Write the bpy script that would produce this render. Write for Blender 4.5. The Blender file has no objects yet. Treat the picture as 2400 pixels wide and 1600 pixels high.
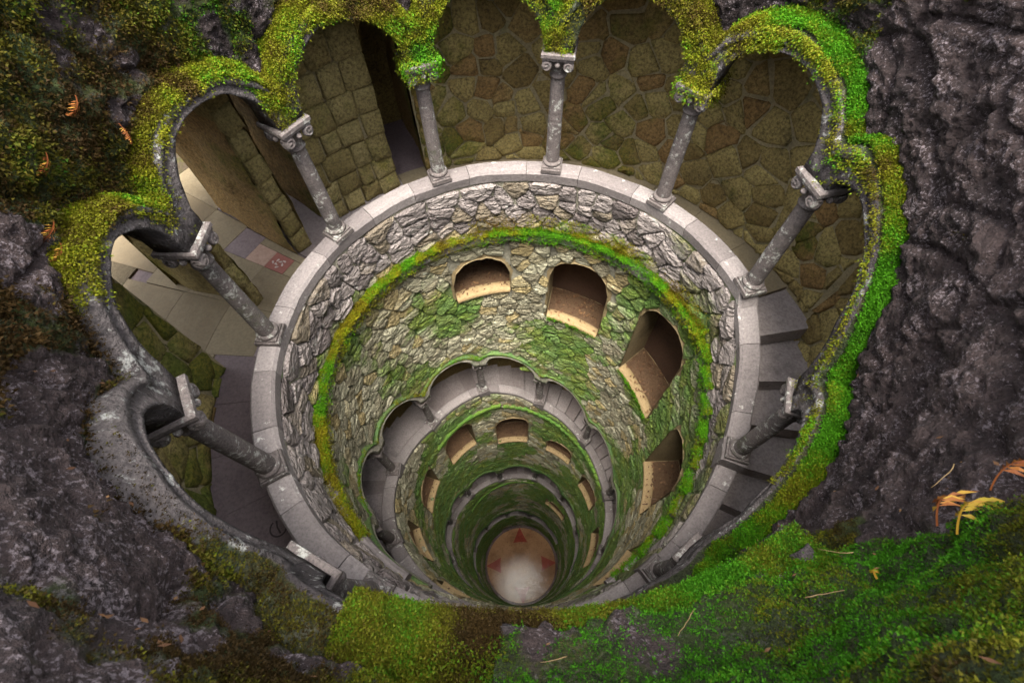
import bpy, math, random
import numpy as np
from mathutils import Matrix, Vector

random.seed(7)
rng = np.random.default_rng(11)
C = bpy.context.scene.collection
S = 2.6                                   # metres per outer coping radius

# ------------------------------------------------------------------ camera, sky, sun, exposure
scene = bpy.context.scene
cam_data = bpy.data.cameras.new("camera")
cam = bpy.data.objects.new("camera", cam_data)
C.objects.link(cam)
cam_data.sensor_width = 36.0
cam_data.lens = 1110.9 / 2400 * 36
cam_data.clip_start = 0.05
cam_data.clip_end = 4000
PITCH, ROLL = 0.5072, -0.0368
fw = Vector((0, math.sin(PITCH), -math.cos(PITCH)))
up0 = Vector((0, math.cos(PITCH), math.sin(PITCH)))
rt0 = Vector((1, 0, 0))
rt = math.cos(ROLL) * rt0 + math.sin(ROLL) * up0
up = -math.sin(ROLL) * rt0 + math.cos(ROLL) * up0
CAM = Vector((-0.0263, -0.8826, 1.5779)) * S
mw = Matrix((rt, up, -fw)).transposed().to_4x4()
mw.translation = CAM
cam.matrix_world = mw
cam_data.dof.use_dof = True
cam_data.dof.focus_distance = 6.5
cam_data.dof.aperture_fstop = 4.5
scene.camera = cam

SUN_EL, SUN_DX = math.radians(78), 0.02
world = bpy.data.worlds.new("World")
scene.world = world
world.use_nodes = True
wn = world.node_tree
bg = wn.nodes["Background"]
sky = wn.nodes.new("ShaderNodeTexSky")
sky.sky_type = 'NISHITA'
sky.sun_disc = False
sky.sun_elevation = SUN_EL
sky.sun_rotation = math.radians(180)
sky.air_density = 1.0
sky.dust_density = 3.0
hs = wn.nodes.new("ShaderNodeHueSaturation")          # thin overcast: the blue is washed out
hs.inputs["Saturation"].default_value = .12
wn.links.new(sky.outputs[0], hs.inputs["Color"])
wn.links.new(hs.outputs[0], bg.inputs[0])
bg.inputs[1].default_value = 0.085
sun_data = bpy.data.lights.new("sun", 'SUN')
sun = bpy.data.objects.new("sun", sun_data)
C.objects.link(sun)
sun_data.energy = 1.5
sun_data.angle = math.radians(34)
sun_data.color = (1.0, 0.94, 0.82)
sd = Vector((SUN_DX, math.cos(SUN_EL), -math.sin(SUN_EL)))
sun.rotation_euler = sd.to_track_quat('-Z', 'Y').to_euler()
scene.view_settings.view_transform = 'Standard'
scene.view_settings.look = 'None'
scene.view_settings.gamma = 1
scene.view_settings.use_curve_mapping = False
scene.view_settings.exposure = 3.46
scene.render.engine = 'CYCLES'
scene.cycles.max_bounces = 7
scene.cycles.diffuse_bounces = 5
scene.cycles.glossy_bounces = 3
scene.cycles.use_denoising = True
scene.cycles.denoiser = 'OPENIMAGEDENOISE'
scene.cycles.sample_clamp_indirect = 6

# ------------------------------------------------------------------ maths helpers
def P3(U, R, z):
    """unrolled angle in degrees (0 = far side, clockwise from above), radius and height in coping radii -> metres"""
    a = np.radians(U)
    return np.stack(np.broadcast_arrays(R * np.sin(a) * S, R * np.cos(a) * S, np.asarray(z) * S), -1)

def _hash(ix, iy, iz):
    n = (ix * 374761393 + iy * 668265263 + iz * 2147483647 * 3 + 1274126177).astype(np.int64)
    n = (n ^ (n >> 13)) * 1274126177
    n = n & 0x7fffffff
    n = (n ^ (n >> 16)) * 40503
    return (n & 0xffff) / 65535.0

def vnoise(p):
    p = np.asarray(p, float)
    i = np.floor(p).astype(np.int64)
    f = p - i
    f = f * f * (3 - 2 * f)
    r = 0
    for dx in (0, 1):
        wx = f[..., 0] if dx else 1 - f[..., 0]
        for dy in (0, 1):
            wy = f[..., 1] if dy else 1 - f[..., 1]
            for dz in (0, 1):
                wz = f[..., 2] if dz else 1 - f[..., 2]
                r = r + wx * wy * wz * _hash(i[..., 0] + dx, i[..., 1] + dy, i[..., 2] + dz)
    return r * 2 - 1

def fbm(p, o=4, ridged=False):
    p = np.asarray(p, float)
    a, s, r = 1.0, 1.0, 0
    for k in range(o):
        n = vnoise(p * s + 17.3 * k)
        r = r + a * ((1 - 2 * np.abs(n)) if ridged else n)
        a *= 0.5
        s *= 2.03
    return r

def worley(x, y, seed=0):
    """F1, F2, id on a jittered 2-D lattice"""
    ix, iy = np.floor(x).astype(np.int64), np.floor(y).astype(np.int64)
    f1 = np.full(x.shape, 9.0); f2 = f1.copy(); idd = np.zeros(x.shape)
    for dx in (-1, 0, 1):
        for dy in (-1, 0, 1):
            cx, cy = ix + dx, iy + dy
            s = np.full_like(cx, seed)
            px, py = cx + _hash(cx, cy, s), cy + _hash(cx, cy, s + 5)
            d = np.hypot(x - px, y - py)
            h = _hash(cx, cy, s + 9)
            closer = d < f1
            f2 = np.where(closer, f1, np.minimum(f2, d))
            idd = np.where(closer, h, idd)
            f1 = np.where(closer, d, f1)
    return f1, f2, idd

# height of the coping top along the unrolled spiral
ZC = np.array([(-400, 0), (79, 0), (80, -.06), (86.4, -.13), (92.7, -.20), (100.7, -.31), (113.6, -.44), (124.4, -.56), (130.4, -.61),
               (239, -1.60), (257, -1.83), (272, -2.03), (283, -2.2), (304, -2.46), (341, -2.52), (360, -2.72), (368, -2.86),
               (378, -3.03), (391, -3.17), (403, -3.34), (423, -3.58), (433, -3.68), (616, -4.98), (634, -5.22), (659, -5.74),
               (684, -5.99), (705, -6.18), (738, -6.26), (765, -6.7), (786, -6.9), (998, -8.93), (1035, -9.7), (1078, -9.86),
               (1094, -10.12), (1200, -11.25), (1400, -11.25)])
def zc(U):
    return np.interp(U, ZC[:, 0], ZC[:, 1])

COLS = [(-184.2, 0), (-151.3, 0), (-118.5, 0), (-86.5, .0), (-53.5, 0), (-20.8, 0), (11.7, 0), (44.2, 0), (77.6, .0), (111.7, -.38), (144, -.70), (175.5, -.98), (207, -1.27),
        (238.5, -1.57), (272.4, -1.99), (306.8, -2.45), (340.7, -2.49), (373.8, -2.9), (408, -3.34), (442.3, -3.70),
        (475, -3.95), (508, -4.18), (540.5, -4.41), (573, -4.64), (606, -4.89), (638, -5.30), (668.5, -5.78), (702, -6.14), (736.3, -6.22),
        (768, -6.70), (801, -7.02), (834, -7.33), (867, -7.65), (900, -7.97), (933, -8.28), (966, -8.60), (998, -8.90), (1030, -9.60), (1063, -9.80), (1094, -10.08),
        (1126, -10.42), (1158, -10.77)]
CU = np.array([c[0] for c in COLS]); CB = np.array([c[1] for c in COLS])
U_START, U_END = -181.0, CU[-1]
HS, HC = .562, .782                     # spring and crown of an arch opening above the column base

def base_at(U):
    return np.interp(U, CU, CB)

def bay_x(U):
    """signed distance from the bay centre in half bays, and half bay in radii"""
    U = np.asarray(U, float)
    k = np.clip(np.searchsorted(CU, U, side='right') - 1, 0, len(CU) - 2)
    a, b = CU[k], CU[k + 1]
    hb = (b - a) / 2
    return (U - (a + hb)), hb

def z_in(U):
    x, hb = bay_x(U)
    a = hb - 3.3
    t = np.clip(1 - (x / a) ** 2, 0, 1)
    return base_at(U) + HS + (HC - HS) * np.sqrt(t) ** .9

def z_ex(U):
    x, hb = bay_x(U)
    b = hb * 1.03
    t = np.clip(1 - (x / b) ** 2, 0, 1)
    e = .60 + .235 * np.sqrt(t) ** .95
    e = np.where(e < .70, .70 - (.70 - e) * .25, e)
    return base_at(U) + e - .012 * np.clip(-172 - U, 0, 12)

# ------------------------------------------------------------------ object helpers
def props(o, label=None, cat=None, group=None, kind=None):
    if label: o["label"] = label
    if cat: o["category"] = cat
    if group: o["group"] = group
    if kind: o["kind"] = kind
    return o

def thing(name, label, cat, loc=(0, 0, 0), group=None, rz=0):
    o = bpy.data.objects.new(name, None)
    C.objects.link(o)
    o.location = loc
    o.rotation_euler.z = rz
    o.empty_display_size = .1
    return props(o, label, cat, group, 'thing')

def mesh(name, verts, faces, mat=None, smooth=True, attrs=None):
    me = bpy.data.meshes.new(name)
    verts = np.asarray(verts, np.float32).reshape(-1, 3)
    if isinstance(faces, np.ndarray):
        n, k = faces.shape
        me.vertices.add(len(verts)); me.vertices.foreach_set("co", verts.ravel())
        me.loops.add(n * k); me.loops.foreach_set("vertex_index", faces.astype(np.int32).ravel())
        me.polygons.add(n)
        me.polygons.foreach_set("loop_start", np.arange(0, n * k, k, dtype=np.int32))
        me.polygons.foreach_set("loop_total", np.full(n, k, np.int32))
        me.update(calc_edges=True)
    else:
        me.from_pydata([tuple(map(float, v)) for v in verts], [], faces)
    if smooth:
        me.polygons.foreach_set("use_smooth", np.ones(len(me.polygons), bool))
    for k, v in (attrs or {}).items():
        a = me.attributes.new(k, 'FLOAT', 'POINT')
        a.data.foreach_set("value", np.asarray(v, np.float32).ravel())
    if mat: me.materials.append(mat)
    return me

def obj(name, me, parent=None, local=False):
    o = bpy.data.objects.new(name, me)
    C.objects.link(o)
    if parent is not None:
        o.parent = parent
        if not local:
            p, off = parent, Vector((0, 0, 0))
            while p is not None:
                off += p.location
                p = p.parent
            o.location = -off
    return o

def grid_faces(nu, nv, wrap=False):
    i = np.arange(nu if wrap else nu - 1); j = np.arange(nv - 1)
    I, J = np.meshgrid(i, j, indexing='ij')
    I2 = (I + 1) % nu
    return np.stack([I * nv + J, I2 * nv + J, I2 * nv + J + 1, I * nv + J + 1], -1).reshape(-1, 4)

def strip(name, Us, prof, mat, parent=None, closed=False, caps=True, smooth=False, attrs=None, jitter=0):
    """sweep a profile [(R, z) arrays per U] along the angles Us; prof(U) -> list of (R, z) with z absolute"""
    Us = np.asarray(Us, float)
    pr = prof(Us)
    cols = [P3(Us, np.broadcast_to(r, Us.shape), np.broadcast_to(z, Us.shape)) for r, z in pr]
    V = np.stack(cols, 1)
    if jitter:
        V = V + jitter * S * np.stack([fbm(V * 3.0 + 31 * k, 4) for k in range(3)], -1)
    nu, nv = V.shape[:2]
    F = grid_faces(nu, nv).tolist()
    if closed:
        for i in range(nu - 1):
            F.append([i * nv + nv - 1, (i + 1) * nv + nv - 1, (i + 1) * nv, i * nv])
        if caps:
            F.append(list(range(nv)))
            F.append([(nu - 1) * nv + k for k in range(nv)][::-1])
    return obj(name, mesh(name, V.reshape(-1, 3), F, mat, smooth, attrs), parent)

def lathe(prof, n=20):
    V, F = [], []
    m = len(prof)
    for i in range(n):
        a = 2 * math.pi * i / n
        V += [(r * math.cos(a), r * math.sin(a), z) for r, z in prof]
    for i in range(n):
        for j in range(m - 1):
            a, b = i * m + j, ((i + 1) % n) * m + j
            F.append([a, b, b + 1, a + 1])
    return V, F

def box(cx, cy, cz, sx, sy, sz, bev=0.0):
    """box with chamfered top edges; sizes are full extents"""
    x, y, z = sx / 2, sy / 2, sz / 2
    b = bev
    V = [(-x, -y, -z), (x, -y, -z), (x, y, -z), (-x, y, -z), (-x, -y, z - b), (x, -y, z - b), (x, y, z - b), (-x, y, z - b),
         (-x + b, -y + b, z), (x - b, -y + b, z), (x - b, y - b, z), (-x + b, y - b, z)]
    F = [[3, 2, 1, 0], [8, 9, 10, 11]] + [[i, (i + 1) % 4, (i + 1) % 4 + 4, i + 4] for i in range(4)] + [[i + 4, (i + 1) % 4 + 4, (i + 1) % 4 + 8, i + 8] for i in range(4)]
    return [(cx + a, cy + c, cz + d) for a, c, d in V], F

def merge(*parts):
    V, F = [], []
    for v, f in parts:
        o = len(V)
        V += list(v)
        F += [[k + o for k in q] for q in f]
    return V, F

# ------------------------------------------------------------------ materials
def nodes(name):
    m = bpy.data.materials.new(name)
    m.use_nodes = True
    return m, m.node_tree.nodes, m.node_tree.links, m.node_tree.nodes["Principled BSDF"]

def mixc(N, L, fac, a, b, mode='MIX'):
    x = N.new("ShaderNodeMix"); x.data_type = 'RGBA'; x.blend_type = mode
    for sock, v in ((x.inputs[0], fac), (x.inputs[6], a), (x.inputs[7], b)):
        if isinstance(v, (int, float)): sock.default_value = v
        elif isinstance(v, tuple): sock.default_value = (*v, 1) if len(v) == 3 else v
        else: L.new(v, sock)
    return x.outputs[2]

def mth(N, L, op, a, b=None, c=None):
    x = N.new("ShaderNodeMath"); x.operation = op
    for i, v in enumerate((a, b, c)):
        if v is None: continue
        if isinstance(v, (int, float)): x.inputs[i].default_value = v
        else: L.new(v, x.inputs[i])
    return x.outputs[0]

def ramp(N, L, src, lo, hi):
    x = N.new("ShaderNodeMapRange"); x.interpolation_type = 'SMOOTHSTEP'
    L.new(src, x.inputs[0])
    x.inputs[1].default_value = lo; x.inputs[2].default_value = hi
    return x.outputs[0]

def noise(N, L, vec, scale, detail=4, rough=.55, dist=0):
    x = N.new("ShaderNodeTexNoise")
    x.inputs["Scale"].default_value = scale; x.inputs["Detail"].default_value = detail
    x.inputs["Roughness"].default_value = rough; x.inputs["Distortion"].default_value = dist
    L.new(vec, x.inputs["Vector"])
    return x.outputs[0]

def attr(N, name):
    x = N.new("ShaderNodeAttribute"); x.attribute_name = name
    return x.outputs["Fac"]

def stone(name, cols, mosscol=(.06, .13, .015), moss=(.6, .75), dark=(.04, .035, .035), grime=(.5, .75), lichen=None, lich=(.62, .70), rough=.9,
          bump=.6, bscale=14, stretch=1.0, size=1.0, moss_attr=False, spec=.25, bdist=.05, crag=0, cscale=9, ls=1.0, mott=.45, pale=False):
    """weathered stone: three tints picked by the piece and by noise, dark grime, pale lichen, a green film"""
    m, N, L, B = nodes(name)
    g = N.new("ShaderNodeNewGeometry").outputs["Position"]
    mp = N.new("ShaderNodeMapping"); mp.inputs["Scale"].default_value = (1, 1, stretch); L.new(g, mp.inputs[0])
    v = mp.outputs[0]
    t = attr(N, "tint")
    n1 = noise(N, L, g, 1.3 / size, 5, .6)
    n2 = noise(N, L, v, 7 / size, 6, .65)
    n3 = noise(N, L, v, 32 / size, 5, .7)
    f = ramp(N, L, mth(N, L, 'ADD', mth(N, L, 'MULTIPLY', t, .6), mth(N, L, 'MULTIPLY', n2, .55)), .25, .75)
    col = mixc(N, L, f, cols[0], cols[1])
    if len(cols) > 2:
        tt = mth(N, L, 'FRACT', mth(N, L, 'MULTIPLY', t, 7.13))
        col = mixc(N, L, ramp(N, L, mth(N, L, 'ADD', tt, mth(N, L, 'MULTIPLY', n2, .3)), .80, 1.05), col, cols[2])
    col = mixc(N, L, mth(N, L, 'MULTIPLY', ramp(N, L, n3, .35, .72), mott), col, dark)
    col = mixc(N, L, mth(N, L, 'MULTIPLY', ramp(N, L, mth(N, L, 'ADD', mth(N, L, 'MULTIPLY', n1, .6), mth(N, L, 'MULTIPLY', n2, .4)), *grime), .75), col, dark)
    if lichen:
        n5 = noise(N, L, g, 9 / size * ls, 7, .7, .15)
        n6 = noise(N, L, g, 2.1 / size, 2)
        if pale: n5 = mth(N, L, 'ADD', n5, mth(N, L, 'MULTIPLY', attr(N, 'pale'), .025))
        lf = ramp(N, L, mth(N, L, 'ADD', n5, mth(N, L, 'MULTIPLY', mth(N, L, 'SUBTRACT', n6, .5), .35)), *lich)
        lf = mth(N, L, 'MULTIPLY', lf, ramp(N, L, n3, .25, .5))
        col = mixc(N, L, mth(N, L, 'MULTIPLY', lf, .85), col, lichen)
    if moss:
        n4 = noise(N, L, g, 1.1, 5, .62)
        ms = mth(N, L, 'ADD', mth(N, L, 'MULTIPLY', n4, .7), mth(N, L, 'MULTIPLY', n2, .3))
        if moss_attr:
            ms = mth(N, L, 'ADD', ms, mth(N, L, 'SUBTRACT', attr(N, "moss"), .5))
        mf = ramp(N, L, ms, *moss)
        nm = noise(N, L, g, 2.3, 3)
        mc = mixc(N, L, ramp(N, L, nm, .4, .62), mosscol, tuple(np.array(mosscol) * np.array((1.9, 1.05, .7))))
        col = mixc(N, L, mth(N, L, 'MULTIPLY', mf, .8), col, mixc(N, L, ramp(N, L, n3, .3, .7), mc, tuple(np.array(mosscol) * .45)))
    L.new(col, B.inputs["Base Color"])
    B.inputs["Roughness"].default_value = rough
    B.inputs["Specular IOR Level"].default_value = spec
    h = mth(N, L, 'ADD', mth(N, L, 'MULTIPLY', noise(N, L, v, bscale, 6, .7), .7), mth(N, L, 'MULTIPLY', noise(N, L, v, bscale * 5, 4, .7), .25))
    if crag:
        dn = N.new("ShaderNodeTexNoise"); dn.inputs["Scale"].default_value = 5; dn.inputs["Detail"].default_value = 3
        L.new(v, dn.inputs["Vector"])
        va = N.new("ShaderNodeVectorMath"); va.operation = 'MULTIPLY_ADD'
        L.new(dn.outputs["Color"], va.inputs[0]); va.inputs[1].default_value = (.16, .16, .16); L.new(v, va.inputs[2])
        hs_ = None
        for q, am in ((1, 1), (2.6, .45)):
            vo = N.new("ShaderNodeTexVoronoi"); vo.inputs["Scale"].default_value = cscale * q
            L.new(va.outputs[0], vo.inputs["Vector"])
            w_ = mth(N, L, 'MULTIPLY', vo.outputs["Distance"], -crag * am)
            hs_ = w_ if hs_ is None else mth(N, L, 'ADD', hs_, w_)
        h = mth(N, L, 'ADD', h, hs_)
    bp = N.new("ShaderNodeBump"); bp.inputs["Strength"].default_value = bump; bp.inputs["Distance"].default_value = bdist
    L.new(h, bp.inputs["Height"])
    L.new(bp.outputs[0], B.inputs["Normal"])
    return m

def moss_material(name, c_dry, c_olive, c_green, trans=.25):
    m, N, L, B = nodes(name)
    t = attr(N, "tint"); h = attr(N, "hue")
    col = mixc(N, L, ramp(N, L, h, .30, .52), c_dry, c_olive)
    col = mixc(N, L, ramp(N, L, h, .50, .78), col, c_green)
    col = mixc(N, L, 1.0, col, mixc(N, L, t, (.62, .62, .62), (1.32, 1.3, 1.2)), 'MULTIPLY')
    L.new(col, B.inputs["Base Color"])
    B.inputs["Roughness"].default_value = .75
    B.inputs["Specular IOR Level"].default_value = .15
    tr = N.new("ShaderNodeBsdfTranslucent"); L.new(col, tr.inputs[0])
    ms = N.new("ShaderNodeMixShader"); ms.inputs[0].default_value = trans
    L.new(B.outputs[0], ms.inputs[1]); L.new(tr.outputs[0], ms.inputs[2])
    L.new(ms.outputs[0], N["Material Output"].inputs[0])
    return m

def leaf_material(name, cols, rough=.6):
    m, N, L, B = nodes(name)
    t = attr(N, "tint")
    g = N.new("ShaderNodeNewGeometry").outputs["Position"]
    f = ramp(N, L, mth(N, L, 'ADD', mth(N, L, 'MULTIPLY', t, .7), mth(N, L, 'MULTIPLY', noise(N, L, g, 12), .5)), .3, .9)
    col = mixc(N, L, f, cols[0], cols[1])
    if len(cols) > 2:
        col = mixc(N, L, ramp(N, L, t, .75, .9), col, cols[2])
    L.new(col, B.inputs["Base Color"])
    B.inputs["Roughness"].default_value = rough
    B.inputs["Specular IOR Level"].default_value = .2
    return m

M = {}
M['coping'] = stone('coping_granite', [(.165, .142, .14), (.245, .215, .21)], moss=(.66, .80), grime=(.56, .78), lichen=(.55, .54, .5), bump=.35, bscale=30, size=.8)
M['column'] = stone('column_granite', [(.15, .125, .12), (.24, .205, .20)], moss=(.58, .76), mosscol=(.05, .10, .03), grime=(.46, .68), lichen=(.40, .40, .37), lich=(.54, .66), bump=.6, bscale=22, mott=.7, size=.5)
M['shaft'] = stone('shaft_rubble', [(.25, .22, .145), (.47, .44, .31), (.42, .33, .16)], moss=(.45, .66), mosscol=(.085, .235, .010), grime=(.52, .74), lichen=(.45, .47, .38), lich=(.64, .72),
                   bump=1.0, bscale=7, stretch=2.0, bdist=.15, crag=.65, cscale=9, mott=.5, moss_attr=True)
M['greenledge'] = stone('green_ledge_stone', [(.20, .18, .10), (.30, .27, .16)], moss=(.30, .50), mosscol=(.060, .21, .012), bump=.6)
M['parapet'] = stone('parapet_rubble', [(.165, .135, .13), (.36, .31, .295), (.26, .21, .15)], moss=(.56, .74), mosscol=(.09, .15, .02), grime=(.50, .72), lichen=(.42, .41, .38), lich=(.60, .70), bump=1.0, bscale=7, stretch=2.0, bdist=.15, crag=.65, cscale=9, mott=.5, moss_attr=True)
M['mortar'] = stone('lime_mortar', [(.22, .20, .15), (.34, .32, .25)], moss=(.46, .62), mosscol=(.08, .19, .03), bump=.8, bscale=14, moss_attr=True)
M['gallery'] = stone('gallery_stone', [(.27, .195, .07), (.45, .36, .14), (.35, .22, .085)], moss=(.53, .74), mosscol=(.085, .15, .012), dark=(.03, .022, .012), grime=(.5, .72), bump=.8, bscale=9, bdist=.08, mott=.75, moss_attr=True)
M['gmortar'] = stone('gallery_mortar', [(.33, .275, .16), (.46, .39, .25)], moss=(.54, .72), mosscol=(.05, .11, .03), dark=(.05, .045, .03), bump=.5, bscale=16)
M['quoin'] = stone('quoin_stone', [(.30, .235, .09), (.42, .345, .15)], moss=(.50, .70), mosscol=(.13, .19, .02), dark=(.06, .045, .02), bump=.9, bscale=9, bdist=.1, mott=.75)
M['arch'] = stone('arch_stone', [(.075, .062, .065), (.14, .12, .12)], moss=(.52, .66), mosscol=(.030, .050, .006), dark=(.035, .03, .032), grime=(.46, .66), lichen=(.46, .46, .44), lich=(.56, .66), bump=1.0, bscale=14, bdist=.12, crag=.4, cscale=9, mott=.7, size=.6, moss_attr=True)
M['archgreen'] = stone('green_arch_stone', [(.22, .20, .165), (.34, .31, .26)], moss=(.52, .74), mosscol=(.055, .18, .018), dark=(.05, .05, .035), grime=(.5, .7), bump=.7, bscale=14, moss_attr=True)
M['rock'] = stone('rock_face', [(.024, .015, .014), (.085, .059, .058)], moss=(.53, .66), mosscol=(.032, .065, .005), dark=(.022, .016, .018), grime=(.44, .66), lichen=(.26, .215, .235), lich=(.555, .63), ls=2.4, pale=True, bump=1.0, bscale=13, bdist=.22, crag=.6, cscale=7, mott=.7, size=.40, moss_attr=True)
M['step'] = stone('step_slab', [(.20, .165, .16), (.31, .27, .265)], moss=(.66, .82), mosscol=(.07, .09, .02), dark=(.06, .045, .045), grime=(.5, .74), bump=.3, bscale=18, rough=.75)
M['tile'] = stone('floor_slab', [(.17, .13, .08), (.24, .195, .125)], moss=(.62, .8), mosscol=(.12, .14, .05), dark=(.10, .085, .06), grime=(.54, .8), bump=.2, bscale=14, rough=.75)
M['floorgrey'] = stone('floor_grey_slab', [(.17, .13, .135), (.25, .20, .205)], moss=(.64, .8), mosscol=(.08, .10, .04), dark=(.06, .045, .048), bump=.25, bscale=14, rough=.7)
M['redtile'] = stone('red_tile', [(.22, .075, .06), (.28, .11, .09)], moss=None, dark=(.2, .08, .06), bump=.2, rough=.7)
M['pinktile'] = stone('pink_tile', [(.36, .23, .18), (.42, .29, .23)], moss=None, dark=(.2, .12, .09), bump=.2, rough=.7)
M['white'] = stone('white_inlay', [(.55, .48, .44), (.62, .56, .5)], moss=None, bump=.1)
M['scratch'] = stone('scratched_mark', [(.06, .045, .045), (.08, .06, .055)], moss=None, bump=.1)
M['sill'] = stone('lit_sill_plaster', [(.20, .135, .065), (.29, .21, .11)], moss=(.60, .74), mosscol=(.13, .17, .03), dark=(.12, .075, .035), grime=(.55, .78), bump=.3, bscale=18)  # plaster, kept paler to paint the sunlit front of the sill
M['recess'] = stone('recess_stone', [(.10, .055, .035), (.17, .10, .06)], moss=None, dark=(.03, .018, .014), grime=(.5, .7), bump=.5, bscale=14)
M['reveal'] = stone('reveal_plaster', [(.20, .145, .075), (.30, .23, .125)], moss=(.58, .74), mosscol=(.08, .12, .02), dark=(.06, .04, .02), bump=.6, bscale=14)
M['shaded_litter'] = stone('shaded_leaf_mould', [(.12, .07, .038), (.19, .115, .062)], moss=None, dark=(.05, .027, .017), grime=(.5, .72), bump=1.0, bscale=24, bdist=.08)  # litter brown, also painting the shade behind the lit sill front
M['earth'] = stone('forest_floor', [(.06, .045, .03), (.10, .08, .05)], moss=(.5, .6), mosscol=(.04, .07, .012), dark=(.03, .02, .015), bump=.8, bscale=6)
M['moss'] = moss_material('moss_leaves', (.042, .026, .005), (.118, .122, .005), (.044, .165, .004))
M['mossbright'] = moss_material('bright_moss_leaves', (.085, .050, .006), (.175, .160, .006), (.062, .200, .005))
M['mossnear'] = moss_material('near_moss_leaves', (.030, .018, .005), (.085, .086, .005), (.034, .135, .004))
M['mossdark'] = moss_material('dark_moss_leaves', (.034, .019, .005), (.060, .055, .004), (.022, .085, .003))
M['fern'] = leaf_material('dried_fern', [(.13, .035, .010), (.26, .10, .022), (.34, .20, .03)])
M['yellowleaf'] = leaf_material('yellow_leaf', [(.24, .13, .012), (.22, .19, .012), (.12, .19, .010)])
M['litter'] = leaf_material('leaf_litter', [(.06, .028, .014), (.12, .062, .030), (.17, .095, .045)])
M['twig'] = leaf_material('dry_twig', [(.14, .09, .04), (.20, .14, .07)])

# bottom floor: wet stone, polished by rain water
def wet_floor(name, a, b):
    m, N, L, B = nodes(name)
    g = N.new("ShaderNodeNewGeometry").outputs["Position"]
    n1 = noise(N, L, g, 1.1, 5, .6); n2 = noise(N, L, g, 9, 5, .7); n3 = noise(N, L, g, 30, 4, .7)
    col = mixc(N, L, ramp(N, L, n1, .35, .65), a, b)
    col = mixc(N, L, mth(N, L, 'MULTIPLY', ramp(N, L, n2, .5, .75), .6), col, tuple(np.array(a) * .35))
    L.new(col, B.inputs["Base Color"])
    L.new(mth(N, L, 'ADD', .03, mth(N, L, 'MULTIPLY', ramp(N, L, n2, .35, .7), .10)), B.inputs["Roughness"])
    sp_ = mth(N, L, 'MULTIPLY', ramp(N, L, mth(N, L, 'ADD', mth(N, L, 'MULTIPLY', n2, .6), mth(N, L, 'MULTIPLY', n3, .5)), .46, .62), .075)
    L.new(mth(N, L, 'ADD', sp_, .008), B.inputs["Specular IOR Level"])
    bp = N.new("ShaderNodeBump"); bp.inputs["Strength"].default_value = .22; bp.inputs["Distance"].default_value = .008
    L.new(mth(N, L, 'ADD', n2, mth(N, L, 'MULTIPLY', n3, .5)), bp.inputs["Height"])
    L.new(bp.outputs[0], B.inputs["Normal"])
    return m
M['wet'] = wet_floor('wet_ochre_marble', (.16, .082, .040), (.25, .14, .075))
M['wetred'] = wet_floor('wet_red_marble', (.15, .030, .020), (.19, .042, .028))
M['wetdark'] = wet_floor('wet_dark_stone', (.05, .038, .038), (.09, .07, .07))

# ------------------------------------------------------------------ setting: rock face round the mouth of the well, ground outside
FLOOR_Z = -11.4
nU, nZ = 860, 190
Ug = np.linspace(-176, 184, nU)
zb = z_ex(np.clip(Ug, U_START, None)) - .03
tt = np.linspace(0, 1, nZ)
Zg = zb[:, None] + (1.45 - zb[:, None]) * tt[None, :]
UU = np.broadcast_to(Ug[:, None], Zg.shape)
def rock_R(U, z):
    a = np.radians(U)
    p = np.stack([np.sin(a) * 2.6, np.cos(a) * 2.6, z * 2.6], -1)
    w = np.stack([vnoise(p * 1.7 + 5), vnoise(p * 1.7 + 11)], -1) * .35
    arc = a * 2.6
    f1, f2, idd = worley(arc * 1.55 + z * .9 + w[..., 0], z * 2.6 * 1.9 + w[..., 1], 3)
    crack = np.clip((f2 - f1) / .22, 0, 1)
    r = .985 + .035 * np.clip(z - .7, 0, 2)
    r = r + .016 * (fbm(p * .8, 3))
    Un = ((U + 180) % 360) - 180
    r = r - .042 * np.exp(-((Un + 131) / 20) ** 4)
    r = r - .062 * np.exp(-((z - .73) / .075) ** 2) * np.where(U > 0, np.clip((U - 148) / 14, 0, 1), np.clip((-163 - U) / 8, 0, 1))
    r = r - .013 * (idd - .5) * crack + .020 * (1 - crack) ** 3
    sm = 1 - .55 * np.exp(-((Un + 140) / 24) ** 4)
    r = r - sm * (.020 * fbm(p * 3.1, 5, True) * .6) - sm * .010 * fbm(p * 9, 4) - .008 * fbm(p * 26, 2)
    return r
Rg = rock_R(UU, Zg)
Rg = Rg - .0 + np.clip((zb[:, None] + .06 - Zg) / .06, 0, 1) * .02
Rg[:, -1] = 1.075
Vrock = P3(UU, Rg, Zg)
def rock_moss_field(U, z):
    """where moss cushions sit on the rock: 0..1"""
    a = np.radians(U)
    p = np.stack([np.sin(a) * 2.6, np.cos(a) * 2.6, z * 2.6], -1)
    n = fbm(p * 1.5 + 3, 4) * .55 + .22 * fbm(p * 5 + 8, 2)
    Un = ((U + 180) % 360) - 180
    keys = [(-180, .62), (-173, .46), (-165, .06), (-156, -.16), (-146, -.20), (-128, -.28), (-112, .02), (-104, .34), (-86, .30), (-74, .10), (-40, .2), (40, .2), (62, -.05), (80, -.34), (118, -.42), (136, -.30), (146, .10), (156, .46), (168, .56), (180, .62)]
    b = np.interp(Un, [k[0] for k in keys], [k[1] for k in keys])
    above = z - z_ex(np.clip(U, U_START, None))
    b = b + .35 * np.exp(-(np.clip(above, 0, 9) / .028) ** 2) * (np.abs(Un) < 150)
    b = b + np.where((Un < -60) & (Un > -110), .28 * np.clip((z - .98) / .15, 0, 1), 0)  # moss, thickened so its dark colour also paints the dim upper-left corner
    return np.clip(.5 + b + n, 0, 1)
mf = rock_moss_field(UU, Zg)
tnt = np.clip(.5 + .5 * fbm(Vrock * .5, 3), 0, 1)
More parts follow.
